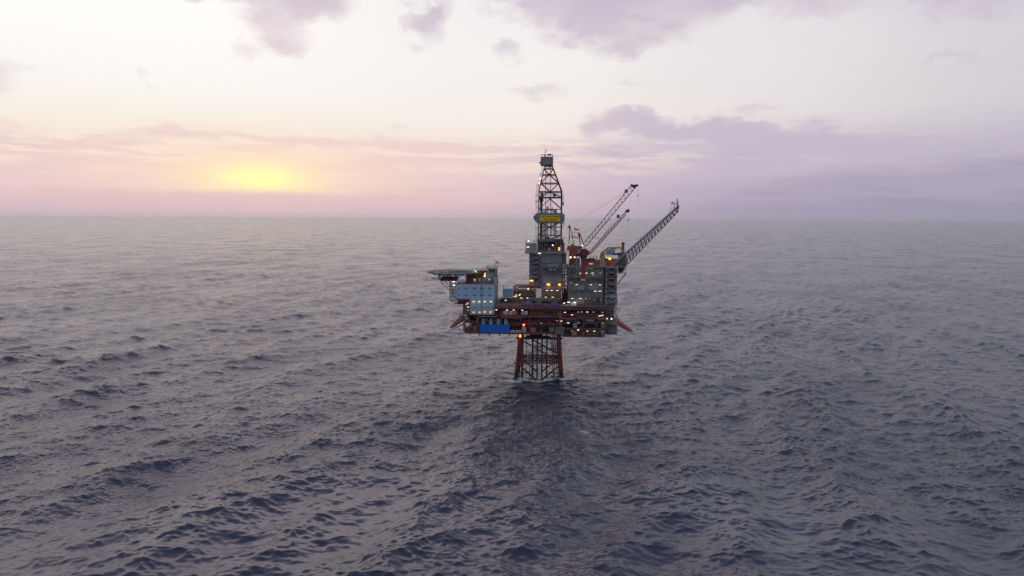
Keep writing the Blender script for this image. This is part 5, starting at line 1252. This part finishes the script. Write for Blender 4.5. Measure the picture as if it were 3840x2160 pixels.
# ------------------------------------------------------------------ flare boom
def build_flare():
    Y0 = 10.0; hw = 2.0
    a0, a1 = Q(5, 1905, 625, Y0), Q(8, 2145, 548, Y0); b0, b1 = Q(5, 2180, 610, Y0), Q(8, 2145, 640, Y0)
    t = thing('flare_boom', 'long blue grey lattice boom leaning out over the sea to the right', 'flare boom', a0)
    f0, f1 = Q(5, 2215, 355, Y0), a1; g0, g1 = Q(5, 2205, 590, Y0), b1
    for s_ in (-hw, hw):
        o = Vector((0, s_, 0))
        MB().tube(a0 + o, f1 + o, .24, 7).build('chord', 'boom_grey', t)
    MB().tube(g0, g1, .22, 7).build('chord', 'boom_grey', t)
    m = MB(); n = 17
    for s_ in (-hw, hw):
        o = Vector((0, s_, 0))
        for i in range(n):
            t0, t1 = i / n, (i + 1) / n; fa, fb, gm = lerp(f0 + o, f1 + o, t0), lerp(f0 + o, f1 + o, t1), lerp(g0, g1, (t0 + t1) / 2); m.tube(fa, gm, .12, 5); m.tube(fb, gm, .12, 5)
    for i in range(n + 1):
        u = lerp(f0, f1, i / n); m.tube(u - Vector((0, hw, 0)), u + Vector((0, hw, 0)), .12, 5)
        if i < n: v = lerp(f0, f1, (i + 1) / n); m.tube(u - Vector((0, hw, 0)), v + Vector((0, hw, 0)), .09, 5)
    m.build('lacing', 'boom_grey', t)
    m = MB()
    for s_ in (-.5, .1, .7): m.tube(lerp(a0, f1, .02) + Vector((0, s_, .25)), f1 + Vector((0, s_, .25)), .14, 6)
    m.build('flare_pipe', 'boom_grey', t)
    m = MB(); nrm = (f1 - f0).normalized().cross(Vector((0, 1, 0))) * -1; nrm = nrm if nrm.z > 0 else -nrm
    m.tube(lerp(f0, f1, .0) + Vector((0, -hw, 0)) + nrm * 1.0, lerp(f0, f1, .96) + Vector((0, -hw, 0)) + nrm * 1.0, .04, 4)
    for i in range(40): u = lerp(f0, f1, .96 * i / 39) + Vector((0, -hw, 0)); m.tube(u, u + nrm, .03, 4)
    m.build('handrail', 'boom_grey', t)
    # foot frame on the roof of the end bay
    m = MB()
    for a, b, r in (((2215, 350), (2205, 605), .22), ((2210, 605), (2210, 720), .18), ((2210, 720), (2058, 915), .18), ((2225, 720), (2070, 910), .1), ((2190, 625), (1850, 622), .2), ((2090, 700), (2190, 610), .14), ((2060, 712), (2215, 708), .12), ((2060, 620), (2060, 712), .15), ((1905, 625), (2080, 600), .12), ((2110, 605), (2215, 400), .14), ((1990, 600), (2215, 590), .14), ((2085, 600), (2200, 480), .12), ((2225, 385), (2270, 380), .1), ((2215, 430), (2340, 430), .12)):
        for s_ in (-hw, hw): m.tube(Q(5, *a, Y0 + s_), Q(5, *b, Y0 + s_), r, 6)
    m.build('foot_frame', 'boom_grey', t)
    m = MB(); z = Q(8, 2080, 512, Y0).z; xa, xb = Q(8, 2020, 512, Y0).x, Q(8, 2142, 512, Y0).x
    m.box(xa, xb, Y0 - 1.3, Y0 + 1.3, z - .15, z); m.railbox(xa + .6, xb, Y0 - 1.3, Y0 + 1.3, z, 1.1)
    for (x0_, x1_) in ((2070, 2070), (2135, 2140), (2130, 2135)):
        for s_ in (-1.2, 1.2): m.tube(Q(8, x0_, 512, Y0 + s_), Q(8, x1_, 590 if x0_ < 2100 else 640, Y0 + s_), .12, 5)
    m.tube(Q(8, 2020, 515, Y0 - 1.2), Q(8, 1980, 640, Y0 - 1.2), .06, 4); m.tube(Q(8, 2060, 560, Y0 - 1.2), Q(8, 1985, 625, Y0 - 1.2), .06, 4)
    m.pb(8, 2018, 468, 2045, 500, Y0 - .8, .5); m.build('tip_platform', 'boom_grey', t)
    m = MB(); m.tube(Q(8, 2128, 590, Y0), Q(8, 2122, 425, Y0), .2, 8); m.ball(Q(8, 2122, 428, Y0), .3, .3, .35, 10); m.smooth = False; m.build('flare_tip', 'boom_grey', t)
build_flare()

# ------------------------------------------------------------------ lifeboats on launch ramps
def lifeboat(label, stern, bow, Y, wid_px, ramp_a, ramp_b, flip):
    a, b = P(*stern, Y), P(*bow, Y); d = (b - a); L = d.length; d.normalize(); up = Vector((0, 1, 0)).cross(d); up = up if up.z > 0 else -up
    W = wid_px * .12 / 2
    t = thing('lifeboat', label, 'lifeboat', (a + b) / 2, 'free fall lifeboats on their ramps')
    prof = [(0, .72, .72), (.04, .88, .86), (.15, .96, .98), (.4, 1, 1), (.65, .93, .9), (.82, .72, .66), (.93, .42, .40), (1.0, .06, .10)]
    def hull(seg, name, mat):
        n = 20; v = []
        for (s_, w, h) in prof:
            c = a + d * (L * s_)
            for i in range(seg[2] + 1):
                ang_ = seg[0] + (seg[1] - seg[0]) * i / seg[2]
                sx_, sz_ = math.cos(ang_), math.sin(ang_); k = 1.0 if sz_ > 0 else .82
                v.append(c + Vector((0, 1, 0)) * (sx_ * w * W * .95) + up * (sz_ * h * W * k - .1 * (1 - w) * W))
        w_ = seg[2] + 1; f = []
        for k in range(len(prof) - 1):
            for i in range(seg[2]): f.append((k * w_ + i, k * w_ + i + 1, (k + 1) * w_ + i + 1, (k + 1) * w_ + i))
        f.append(tuple(range(w_))); f.append(tuple(range((len(prof) - 1) * w_, len(prof) * w_)))
        m = MB(); m.add(v, f); m.smooth = True; return m.build(name, mat, t)
    hull((0, math.pi, 16), 'canopy', 'boat_orange'); hull((math.pi, 2 * math.pi, 16), 'hull', 'boat_orange')
    m = MB()
    for (s_, w, h), (s2, w2, h2) in zip(prof, prof[1:]):
        p_ = a + d * (L * s_) + Vector((0, -w * W * .97, 0)); q_ = a + d * (L * s2) + Vector((0, -w2 * W * .97, 0)); m.tube(p_, q_, .07, 6)
    m.build('fender', 'off_white', t)
    c = a + d * L * .16 + up * W * .85; m = MB(); m.ball(c, .7, .6, .6, 12); m.build('helm_dome', 'boat_orange', t)
    m = MB()
    for s_ in (.3, .45, .6): c = a + d * L * s_ + Vector((0, -W * .78, 0)) + up * W * .52; m.ball(c, .16, .08, .13, 8)
    m.build('porthole', 'window', t)
    r = thing('launch_ramp', ('grey steel launch ramp under the left lifeboat' if flip < 0 else 'grey steel launch ramp under the right lifeboat'), 'launch ramp', P(*ramp_a, Y), 'launch ramps under the lifeboats')
    m = MB(); p_, q_ = P(*ramp_a, Y), P(*ramp_b, Y)
    for s_ in (-.8, .8): m.tube(p_ + Vector((0, s_, 0)), q_ + Vector((0, s_, 0)), .16, 6)
    for k in range(9): u = p_.lerp(q_, k / 8); m.tube(u - Vector((0, .8, 0)), u + Vector((0, .8, 0)), .08, 5)
    m.build('rail_track', 'grey_steel', r)
    return t, r, m, a, d, up, W, L
_, RA, *_r = lifeboat('orange red free fall lifeboat sloping down to the left below the living quarters', (1742, 1187), (1686.5, 1230.5), 5.0, 23, (1752, 1208), (1679, 1243), -1)
m = MB()
for a, b, r in (((760, 1180), (900, 960), .12), ((590, 1250), (860, 1130), .1), ((700, 1300), (850, 1300), .12), ((640, 1280), (700, 1300), .1), ((700, 1230), (790, 1300), .09), ((790, 1170), (700, 1300), .09), ((830, 980), (740, 1070), .1), ((850, 870), (830, 980), .1), ((830, 870), (830, 1300), .13), ((800, 1200), (830, 1160), .08)): m.tube(Q(2, *a, 4), Q(2, *b, 4), r, 5)
m.build('ramp_frame', 'grey_steel', RA)
m = MB()
for k in range(9):
    a_, b_ = Q(2, 850 - k * 18, 1000 + k * 16, 4), Q(2, 870 - k * 18, 1030 + k * 16, 4); m.tube(a_, b_, .06, 4)
m.tube(Q(2, 860, 960, 4), Q(2, 700, 1120, 4), .07, 4); m.build('ramp_ladder', 'off_white', RA)
_, RB, *_r = lifeboat('orange red free fall lifeboat sloping down to the right at the lower right corner', (2303, 1199), (2376, 1245), 5.0, 19, (2306, 1214), (2386, 1258), 1)
m = MB()
for a, b, r in (((2030, 985), (2190, 1060), .12), ((2190, 1060), (2200, 1010), .1), ((2200, 1060), (2240, 1030), .08), ((2022, 700), (2022, 1060), .12), ((2022, 720), (2060, 790), .09), ((2180, 1000), (2330, 1080), .1)): m.tube(Q(6, *a, 4), Q(6, *b, 4), r, 5)
m.build('ramp_frame', 'grey_steel', RB)

# lower left corner platform frame under the lifeboat
def corner():
    t = thing('corner_frame', 'open brown corner frame under the quarters beside the left lifeboat', 'frame', Q('a', 560, 1100, 0))
    m = MB()
    for a, b in (((515, 210), (520, 1100)), ((740, 560), (740, 1100)), ((515, 560), (1000, 560)), ((515, 790), (760, 790)), ((515, 1060), (960, 1060)), ((540, 1100), (960, 1130)), ((515, 830), (700, 1060)), ((560, 210), (620, 300)), ((515, 400), (740, 400)), ((560, 560), (600, 800))): m.tube(Q('a', *a, .5), Q('a', *b, .5), .14, 5)
    m.build('frame', 'derrick_grey', t)
    MB().pb('a', 600, 470, 740, 780, 3, 8).build('wall', 'brown_pipe', t); MB().pb('a', 575, 210, 740, 470, 3.5, 7).build('wall', 'grey_dark', t)
    MB().pb('a', 530, 1045, 740, 1100, -.5, 8).build('floor', 'deep_dark', t)
corner()

# ------------------------------------------------------------------ things on the deck
def build_container():
    Y = 9.0; t = thing('container', 'pale blue grey container block on stilts between the quarters and the drilling block', 'container', Q(2, 1605, 745, Y))
    MB().pb(2, 1520, 570, 1692, 742, Y, 7, .08).build('body', 'blue_pale', t)
    m = MB(); a = Q(2, 1520, 570, Y); b = Q(2, 1692, 570, Y); m.railbox(a.x, b.x, Y, Y + 7, a.z, 1.2); m.build('railing', 'off_white', t)
    m = MB()
    for x in (1575, 1632, 1520): m.pb(2, x, 570, x + 3, 742, Y - .06, .05)
    m.pb(2, 1520, 655, 1692, 658, Y - .08, .05); m.build('rib', 'grey_steel', t)
    m = MB()
    for x in (1528, 1610, 1680): m.pb(2, x, 742, x + 9, 830, Y + .2, .4)
    m.build('stilt', 'deep_dark', t)
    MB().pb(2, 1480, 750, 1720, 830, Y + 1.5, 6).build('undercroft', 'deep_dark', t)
build_container()
def build_exhaust():
    t = thing('pipe_loop', 'pair of nested dark brown pipes bent in a loop left of the drilling block', 'pipework', Q(2, 1730, 600, TY))
    for pts, r in (([(1975, 515), (1900, 515), (1800, 515), (1745, 520), (1728, 560), (1735, 600), (1745, 640)], .5), ([(1975, 548), (1900, 548), (1820, 550), (1775, 560), (1765, 585), (1790, 592), (1900, 592), (1975, 592)], .36)):
        MB().curve([Q(2, *p, TY + 1) for p in pts], r, 10, 4).build('pipe', 'brown_pipe', t)
    t2 = thing('machine_skid', 'long low dark brown machinery building in front of the pipe loop', 'building', Q(2, 1850, 830, TY - 1))
    MB().pb(2, 1705, 608, 2100, 700, TY + 3, 8).build('wall', 'grey_dark', t2); MB().pb(2, 1730, 700, 2100, 800, TY + 1, 8).build('wall', 'brown_pipe', t2)
    m = MB(); m.pb(2, 1700, 700, 2110, 706, TY - 1, 4); m.rail(Q(2, 1700, 700, TY - 1), Q(2, 2110, 700, TY - 1)); m.rail(Q(2, 1700, 606, TY + 3), Q(2, 2000, 606, TY + 3)); m.build('walkway', 'deck_plate', t2)
    m = MB(); m.pb(2, 1740, 720, 1770, 820, TY - .5, 1); m.pb(2, 1850, 730, 1890, 820, TY, 1); m.pb(2, 1960, 730, 1990, 820, TY, 1); m.build('pillar', 'ochre', t2)
    MB().tube(Q(2, 1790, 720, TY - 1), Q(2, 1840, 655, TY - 1), .13, 5).build('stair', 'ochre', t2)
    MB().pb(2, 1965, 500, 2010, 600, TY - .3, 2).build('duct_box', 'rust_red', t2)
build_exhaust()
def cover(label, c, pts, Y, dep, mat):
    a = Q(c, *pts[0], Y); poly = [(Q(c, x, y, Y).x, Q(c, x, y, Y).z) for x, y in pts]
    # wrinkled covering sheet over a heap: domed grid clipped to a quad
    x0, x1 = min(p[0] for p in poly), max(p[0] for p in poly); z0, z1 = min(p[1] for p in poly), max(p[1] for p in poly)
    rr = random.Random(int(x0 * 7)); nx, ny = 22, 14; v = []; f = []
    for i in range(nx + 1):
        for j in range(ny + 1):
            u, w = i / nx, j / ny; e = min(1, 5 * min(u, 1 - u)) * min(1, 5 * min(w, 1 - w))
            v.append((x0 + (x1 - x0) * u, Y + dep * w, z0 + (z1 - z0) * (e ** .5) * (.8 + .2 * math.sin(u * 9 + w * 4) + rr.uniform(-.12, .12))))
    for i in range(nx):
        for j in range(ny): q = i * (ny + 1) + j; f.append((q, q + ny + 1, q + ny + 2, q + 1))
    m = MB(); m.add(v, f); o = m.build('deck_cover', mat); BASE[o.name] = Vector((0, 0, 0))
    return tag(o, label, 'tarpaulin')
cover('bright blue crumpled cover on the main deck left of the purple one', 'b', [(560, 35), (1050, 150)], -.5, 5, 'cover_blue')
cover('dark purple crumpled cover on the main deck between two blue ones', 'b', [(1080, 20), (1400, 150)], -.5, 5, 'cover_purple')
cover('tall blue crumpled cover on the main deck at the foot of the pipe shaft', 'b', [(1680, 15), (2025, 235)], -2.4, 5, 'cover_blue')
cabinet('pale white cabin under two lamps at the foot of the utility module', 'c', 262, 215, 435, 345, 1.5, 2.5, 'white', name='deck_cabin', cat='cabin')
cabinet('dim pale box on the main deck left of the white cabin', 'c', 95, 280, 215, 345, 1.0, 1.2, 'grey_light', name='deck_box', cat='box')
cabinet('long dark winch box behind the blue covers at the foot of the drilling block', 5, 400, 1180, 1000, 1235, TY - 4, 3, 'brown_pipe', name='deck_box', cat='box', doors=6)
def build_knuckle():
    Y = MY + 5; t = thing('knuckle_crane', 'yellow folded knuckle boom crane on the module roof with a grey white hood', 'crane', Q(5, 1780, 590, Y))
    MB().tube(Q(5, 1780, 590, Y), Q(5, 1780, 390, Y), .95, 12, .7).build('column', 'yellow', t)
    def outl(pts, y0, y1, nm, mat): MB().prism([(Q(5, x, y, Y).x, Q(5, x, y, Y).z) for x, y in pts], Y + y0, Y + y1).build(nm, mat, t)
    outl([(1742, 345), (1770, 310), (1800, 300), (1815, 315), (1825, 400), (1790, 440), (1745, 430), (1735, 390)], -.8, .8, 'slew_head', 'yellow')
    outl([(1790, 305), (1870, 238), (1905, 232), (1905, 250), (1830, 300), (1800, 325)], -.4, .4, 'main_arm', 'yellow')
    outl([(1865, 232), (2110, 230), (2125, 245), (2030, 262), (1955, 285), (1940, 262), (1870, 252)], -.5, .5, 'main_arm', 'yellow')
    outl([(2100, 232), (2125, 232), (2180, 300), (2190, 345), (2165, 345), (2150, 300), (2100, 250)], -.4, .4, 'knuckle_arm', 'yellow')
    MB().tube(Q(5, 2000, 268, Y), Q(5, 2130, 290, Y), .1, 6).build('ram', 'grey_steel', t)
    outl([(1830, 360), (1840, 300), (1880, 265), (1960, 268), (2010, 290), (2008, 378), (1850, 380)], -1.6, 1.4, 'hood', 'blue_pale')
    outl([(1898, 300), (1918, 300), (1918, 340), (1898, 340)], -1.68, -1.61, 'hood_window', 'grey_dark')
    MB().pb(5, 1970, 342, 2110, 378, Y - 2, 1.4).build('name_board', 'cover_purple', t)
    MB().pb(5, 1995, 352, 2040, 362, Y - 2.06, .05).build('board_mark', 'side_wall', t)
build_knuckle()
def build_stack():
    Y = MY + 8; t = thing('exhaust_stack', 'dark square exhaust stack beside the foot of the blue grey boom', 'chimney', Q(5, 2165, 600, Y))
    MB().pb(5, 2140, 150, 2188, 345, Y, 1.6, .1).build('shaft', 'brown_pipe', t); MB().pb(5, 2137, 143, 2191, 156, Y - .1, 1.8).build('cap', 'deep_dark', t)
    MB().pb(5, 2080, 335, 2225, 600, Y + .4, 3).build('base_house', 'boom_grey', t)
build_stack()

# ------------------------------------------------------------------ lamps
LIGHTS = {'lamp_white': ((1.0, .80, .58), 13), 'lamp_warm': ((1.0, .58, .28), 17), 'lamp_orange': ((1.0, .30, .03), 48), 'lamp_red': ((1.0, .10, .03), 30), 'lamp_red_dull': ((1.0, .08, .04), 25)}
def lamp(label, c, x, y, Y, w, h, mat, group, tilt=0.0):
    o = Q(c, x, y, Y); s = .12
    t = thing('strip_lamp' if w > h * 1.6 else 'flood_lamp', label, 'lamp', o, group)
    W, H = w * s / 2, h * s / 2
    hs = MB().box(o.x - W - .06, o.x + W + .06, Y + .02, Y + .3, o.z - H * .3, o.z + H + .08).build('housing', 'grey_steel', t)
    MB().box(o.x - W, o.x + W, Y - .16, Y + .0, o.z - H, o.z + H).build('diffuser', mat, t)
    if mat in LIGHTS:      # the light this lamp throws on the steel round it
        col_, e_ = LIGHTS[mat]; ld = bpy.data.lights.new('lamp_light', 'POINT'); ld.energy = e_; ld.color = col_; ld.shadow_soft_size = .25
        lo_ = bpy.data.objects.new('lamp_light', ld); C.objects.link(lo_); lo_.parent = t; lo_.location = (0, -.75, -.35)
    if tilt:
        t.rotation_euler = (0, R(tilt), 0)
    return t
ORD = ['leftmost', 'second from left', 'third from left', 'fourth from left', 'fifth from left', 'sixth from left', 'seventh from left', 'eighth from left']
def row(desc, c, pts, Y, mat='lamp_white', w=7.8, h=1.6, group=None):
    n = len(pts)
    for i, p in enumerate(sorted(pts)):
        o = ORD[i] if i < n - 1 or n > 8 else 'rightmost'
        mt = p[2] if len(p) > 2 else mat
        lamp('%s lamp %s, %s' % (('faint' if mt == 'lamp_dim' else 'glowing'), desc, o if n > 1 else 'the only one'), c, p[0], p[1], Y, w * (.85 if mt == 'lamp_dim' else 1), h, mt, group or 'strip lamps ' + desc)
row('along the middle of the lower quarters wall', 2, [(1010, 797), (1108, 797), (1207, 797), (1311, 797)], AY - .1)
row('along the foot of the quarters wall', 2, [(1008, 983), (1110, 984), (1207, 980), (1307, 982)], AY - .3, 'lamp_warm')
row('at the landings left of the lower quarters', 2, [(905, 825, 'lamp_warm'), (887, 847), (912, 893)], AY + 1.5)
row('in the corner frame under the quarters', 'a', [(680, 392, 'lamp_dim'), (650, 668, 'lamp_dim'), (600, 555, 'lamp_dim'), (660, 815, 'lamp_dim')], .3)
row('on the stair tower left of the quarters', 2, [(660, 450), (665, 512)], AY + .8, w=9, h=3)
row('in the middle deck storey beside the quarters', 2, [(1411, 945, 'lamp_warm'), (1596, 948), (1712, 948), (1862, 951)], YF - .05)
row('under the pale blue container', 2, [(1572, 776), (1790, 835, 'lamp_dim')], 8.8)
row('around the machinery left of the drilling block', 2, [(1757, 684), (1745, 710), (1845, 737), (1955, 737, 'lamp_warm')], TY - 1.1)
row('high on the drilling block just over the ochre band', 5, [(620, 1035), (752, 1036), (837, 1036), (943, 1038)], TY - .6, w=8)
row('low on the ochre band of the drilling block', 5, [(727, 1160), (855, 1161), (962, 1185, 'lamp_warm')], TY - .6)
row('on the top storey of the utility module', 5, [(1375, 718), (1480, 714), (1594, 714), (1740, 714, 'lamp_dim'), (1612, 750, 'lamp_dim')], MY - .95, w=8)
row('on the middle storey of the utility module', 5, [(1195, 892, 'lamp_dim'), (1302, 927), (1565, 929), (1732, 932)], MY - .95)
row('on the lower ledge of the utility module', 5, [(1646, 1049), (1732, 1049)], MY - .95, w=10)
row('on the bottom storey of the utility module', 5, [(1218, 1186), (1371, 1186, 'lamp_warm'), (1470, 1190, 'lamp_dim'), (1550, 1189, 'lamp_dim')], MY - .95)
row('over the white cabin on the main deck', 5, [(1150, 1255), (1266, 1256)], 1.2, w=10, h=3)
row('near the tall column at the right of the middle deck', 6, [(990, 638), (1130, 687)], YF + .2)
row('along the purple edge of the right deck', 'c', [(495, 513, 'lamp_dim'), (605, 510, 'lamp_dim'), (788, 512), (985, 513, 'lamp_dim'), (1270, 520, 'lamp_dim')], YF - .1, w=7, h=2)
row('at the right end of the upper right bay', 'c', [(1180, 637), (1262, 617)], YF - .1, w=10)
row('in the lower right bay', 'c', [(178, 860, 'lamp_warm'), (498, 861, 'lamp_dim'), (1275, 865, 'lamp_dim')], YF - .1, w=9)
row('on the lowest right deck', 'c', [(292, 1118, 'lamp_dim'), (788, 1124), (1012, 1126), (1265, 1126, 'lamp_dim')], YF - .3)
row('on the bottom deck over the right leg', 'b', [(1340, 850, 'lamp_dim'), (1945, 750, 'lamp_dim'), (2115, 765), (2085, 1215, 'lamp_dim')], YF - .4)
row('on the floor edge and cabin of the drill floor', 5, [(395, 229), (609, 347)], TY - 1.7, w=10, h=3)
lamp('small white flood lamp on the cabin roof railing of the drill floor', 5, 407, 119, TY - 1, 7, 4, 'lamp_white', None)
lamp('small white flood lamp inside the open drill floor', 5, 856, 195, TY + .2, 6, 4, 'lamp_white', None)
lamp('bright white flood lamp, left one at the foot of the orange crane', 5, 1187, 420, MY, 6.5, 6.5, 'lamp_white', None)
lamp('bright white flood lamp, right one at the foot of the orange crane', 5, 1262, 420, MY, 5.5, 5.5, 'lamp_white', None)
lamp('white lamp under the boom foot of the orange crane', 5, 1407, 202, YA - 2.2, 10, 3, 'lamp_white', None)
lamp('white flood lamp at the left of the lifeboat deck at the lower right', 'c', 1412, 722, .7, 5, 4, 'lamp_white', None)
lamp('brighter white flood lamp by the stern of the right lifeboat', 'c', 1562, 729, .7, 6, 5, 'lamp_white', None)
lamp('little white flood lamp over the rails of the lowest right deck', 'c', 494, 1086, YF - .5, 5, 3.5, 'lamp_white', None)
lamp('round white flood lamp on the lower end of the pipe loop', 5, 400, 1006, TY - .2, 4.5, 4.5, 'lamp_warm', None)
lamp('slanting white lamp at the foot of the pipe shaft', 5, 1067, 1273, 1.5, 7, 2.6, 'lamp_white', None, -40)
lamp('slanting warm lamp on the stair of the brown machinery building', 2, 1818, 680, TY - 1.3, 8, 2.6, 'lamp_warm', None, -42)
lamp('white lamp on the wall of the roof room below the lit stair', 'd', 1935, 588, 2.5, 6.5, 4, 'lamp_warm', None)
lamp('slanting orange lamp lighting the stair beside the lookout tower', 'd', 1942, 520, 2.6, 8, 2.2, 'lamp_warm', None, -58)
lamp('tiny lamp on the right edge of the lookout tower', 'd', 2290, 518, 6, 3.5, 3.5, 'lamp_warm', None)
lamp('small white lamp beside the orange light on the module roof', 5, 1857, 430, MY + 3.9, 4, 3, 'lamp_white', None)
lamp('upper white lamp on the left ladder of the derrick', 3, 628, 850, TY + 2, 3, 10, 'lamp_white', None, 14)
lamp('middle white lamp on the left ladder of the derrick', 3, 604, 955, TY + 2, 3, 8, 'lamp_white', None, 14)
lamp('dim bluish lamp on the derrick ladder beneath the ring cabin', 4, 519, 725, TY + 2, 3, 11, 'lamp_dim', None)
lamp('slanting green lamp on the rim of the helicopter deck', 'd', 1675, 452, 6.5, 14, 1.8, 'lamp_green', None, 46)
lamp('orange lamp glowing at the right end of the open drill floor', 5, 975, 262, TY - .9, 5, 11, 'lamp_orange', None)
lamp('wide orange lamp on the upper left corner of the lattice stair foot', 5, 462, 854, TY - 1.2, 13, 4.5, 'lamp_orange', None)
lamp('large orange lamp low on the drilling block wall', 5, 776, 926, TY - .7, 12, 7, 'lamp_orange', None)
lamp('smaller orange lamp near the right edge of the drilling block wall', 5, 982, 928, TY - .7, 7.5, 7, 'lamp_orange', None)
lamp('orange lamp under the hood of the yellow crane', 5, 1913, 446, MY + 3.8, 9, 8, 'lamp_orange', None)
lamp('red lamp glowing on the bottom deck above the left leg', 'b', 661, 912, YF - .6, 6.5, 6, 'lamp_red', None)
lamp('dull red lamp among the boxes on the module roof right of the red pedestal', 5, 1565, 540, MY + 4.6, 14, 5, 'lamp_red_dull', None)
lamp('red orange lamp on top of the left platform leg', 7, 465, 195, -1.2, 7, 9, 'lamp_orange', None)
# ------------------------------------------------------------------ haze
def build_haze():
    m = bpy.data.materials.new('haze'); m.use_nodes = True; nt = m.node_tree; nt.nodes.clear()
    v = nt.nodes.new('ShaderNodeVolumePrincipled'); o_ = nt.nodes.new('ShaderNodeOutputMaterial'); nt.links.new(v.outputs[0], o_.inputs['Volume'])
    v.inputs['Color'].default_value = (0.97, 0.94, 0.99, 1); v.inputs['Density'].default_value = 0.000012; v.inputs['Anisotropy'].default_value = 0.5
    MATS['haze'] = m
    b = MB(); b.box(-26000, 26000, -1200, 30000, -9, 135); o = b.build('haze', 'haze'); o['kind'] = 'stuff'
    return o
build_haze()
